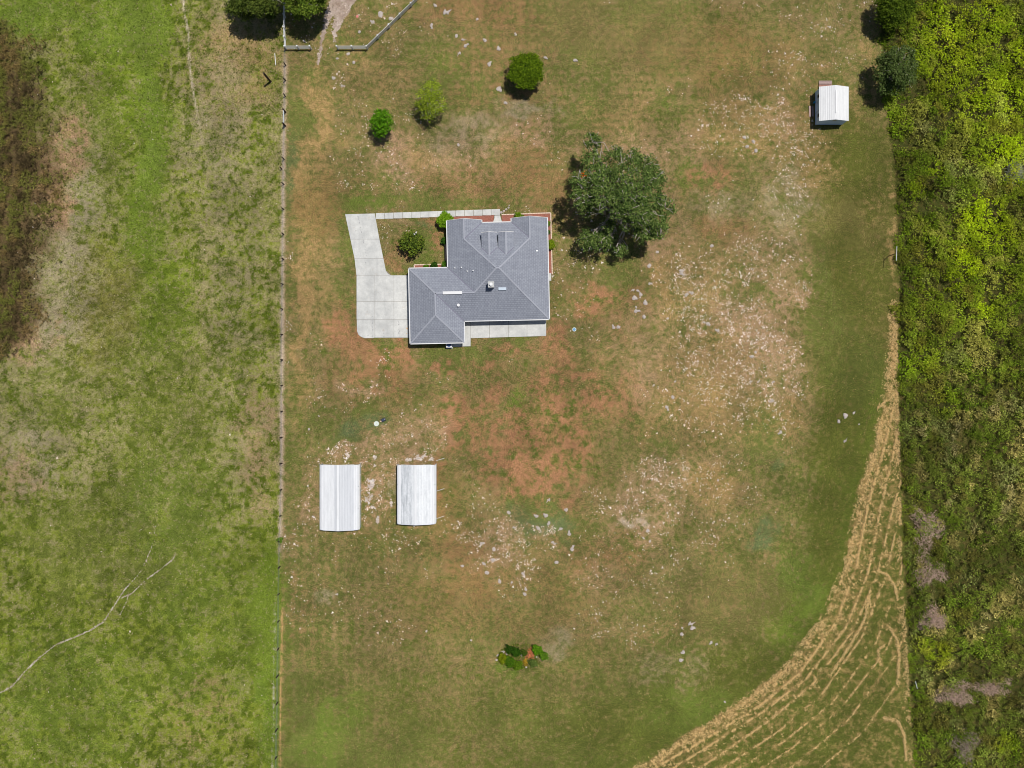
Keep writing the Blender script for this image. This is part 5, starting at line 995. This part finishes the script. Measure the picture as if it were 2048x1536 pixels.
# ------------------------------------------------------------------ grass cover
def cover(name, n, box, keepf, nb, L, spread, wid, mat, label, seed, var=.28, tint=None, tp=0.0, gain=1.0):
    rng = np.random.default_rng(seed); px = rng.uniform(box[0], box[2], n); py = rng.uniform(box[1], box[3], n); ok = keepf(px, py, rng); px, py = px[ok], py[ok]
    c, s_ = ground_col(px, py, rng); c = lin(c) * gain
    if tint is not None: t = (rng.random(len(px)) < tp)[:, None]; c = np.where(t, lin(tint) * np.ones((len(px), 1)), c)
    V, F = blade_arr((px - 1024) * S, (768 - py) * S, np.zeros(len(px)), rng, nb, L, spread, wid); cc = np.repeat(c, nb, 0) * (1 + var * rng.standard_normal((len(F), 1))).clip(.35, 1.9)
    o = np_obj(name, V, F, M[mat], None, None, np.repeat(cc, 3, 0)); return tag(o, label, 'grass', kind='stuff')
def hardscape(px, py):
    h = ((px > 888) & (px < 1104) & (py > 426) & (py < 696)) | ((px > 690) & (px < 930) & (py > 424) & (py < 696) & ~((px > 752) & (px < 888) & (py > 440) & (py < 528) & (px > 752 + (py - 440) * .24)))
    h |= (px > 748) & (px < 1002) & (py > 416) & (py < 440)
    h |= (px > 1625) & (px < 1692) & (py > 160) & (py < 256); return h
fern = lambda px, py: px < np.interp(py, [40, 90, 200, 320, 450, 540, 640, 720], [0, 60, 90, 108, 100, 75, 70, 0], left=-200, right=-200) + 60 * (fbm(px, py, 40, 160, 4) - .5) + 50 * (_hash(np.floor(px * 3), np.floor(py * 3), 165) - .5)
cover('pasture_grass', 42000, (-70, -70, 572, 1610), lambda px, py, r: (px < poly_at(FENCE, py) - 3) & ~fern(px, py), 5, (.12, .34), .7, .03, 'blade', 'rough green pasture grass west of the wire fence', 401, .3, (160, 148, 112), .12, 1.1)
cover('lawn_grass', 60000, (548, -70, 1805, 1610), lambda px, py, r: (px > poly_at(FENCE, py) + 3) & (px < poly_at(BRUSH, py)) & ~hardscape(px, py), 3, (.08, .2), .75, .025, 'blade', 'short dry olive lawn grass around the house', 402, .3, (176, 152, 108), .10, 1.15)
rng = np.random.default_rng(410); n = 10500; px = rng.uniform(-90, 140, n); py = rng.uniform(20, 740, n); ok = fern(px, py); px, py = px[ok], py[ok]
c = np.zeros(px.shape + (3,)) + np.array((132, 114, 70.)); t = fbm(px, py, 40, 161, 4); c = mixc(c, (74, 64, 44), sst(.5, .72, t) * .85); c = mixc(c, (180, 146, 108), sst(.5, .75, fbm(px, py, 26, 162, 3)) * .6 * sst(30, 90, px)); c = mixc(c, (120, 126, 56), sst(.44, .68, fbm(px, py, 30, 163, 3)) * .85)
dk_ = np.minimum(seg_dist(px, py, [(70, 120), (78, 300), (80, 350), (62, 430), (40, 480), (30, 560)]), seg_dist(px, py, [(20, 180), (30, 330), (8, 470), (14, 600)])) + 8 * (fbm(px, py, 20, 166, 2) - .5); kp = dk_ > 2.5; px, py, c = px[kp], py[kp], c[kp]
V, F = blade_arr((px - 1024) * S, (768 - py) * S, .7 * fbm(px, py, 26, 164, 3), rng, 9, (.3, .8), .75, .028, (np.full(len(px), .4), np.full(len(px), -.1))); cc = np.repeat(lin(c), 9, 0) * (1 + .3 * rng.standard_normal((len(F), 1))).clip(.3, 1.9)
o = np_obj('dead_fern', V, F, M['blade'], None, None, np.repeat(cc, 3, 0)); tag(o, 'brown dead fern and tall dry grass at the left edge', 'dry grass', kind='stuff')
# white limestone chips
rng = np.random.default_rng(420); n = 320000; px = rng.uniform(560, 1760, n); py = rng.uniform(0, 1300, n); _, s_ = ground_col(px, py, rng)
cl = fbm(px, py, 8, 170, 3); ok = (px > poly_at(FENCE, py) + 5) & (px < poly_at(BRUSH, py)) & ~hardscape(px, py) & (rng.random(n) < np.clip((s_ - .30) * 2.1, 0, 1) * (.12 + .88 * sst(.42, .82, cl)) * (.35 + .65 * sst(.35, .65, fbm(px, py, 34, 171, 2)))); px, py = px[ok], py[ok]
n2 = 260; q1 = rng.uniform(-40, 560, n2); q2 = rng.uniform(0, 1536, n2); px = np.concatenate([px, q1]); py = np.concatenate([py, q2]); n = len(px)
r = rng.uniform(.04, .125, n) * (1 + (rng.random(n) < .08)); a = rng.random((n, 1)) * 6.283 + np.array([[0, 2.1, 4.2]]) + rng.normal(0, .3, (n, 3)); cx_ = ((px - 1024) * S)[:, None]; cy_ = ((768 - py) * S)[:, None]
b = np.stack([cx_ + np.cos(a) * r[:, None], cy_ + np.sin(a) * r[:, None], np.full((n, 3), .0)], 2); top = np.concatenate([cx_, cy_, (r * .45 + .02)[:, None]], 1)[:, None, :]
V = np.concatenate([b, top], 1).reshape(-1, 3); f0 = np.arange(n)[:, None] * 4; F = np.concatenate([f0 + np.array([[0, 1, 3]]), f0 + np.array([[1, 2, 3]]), f0 + np.array([[2, 0, 3]])], 0)
o = np_obj('limestone_chips', V, F, M['chip'], None, None, leaf_cols(n, (200, 174, 152), (236, 228, 222), rng, 4, .08)); tag(o, 'white limestone chips speckling the dry parts of the lawn', 'stone chips', kind='stuff')
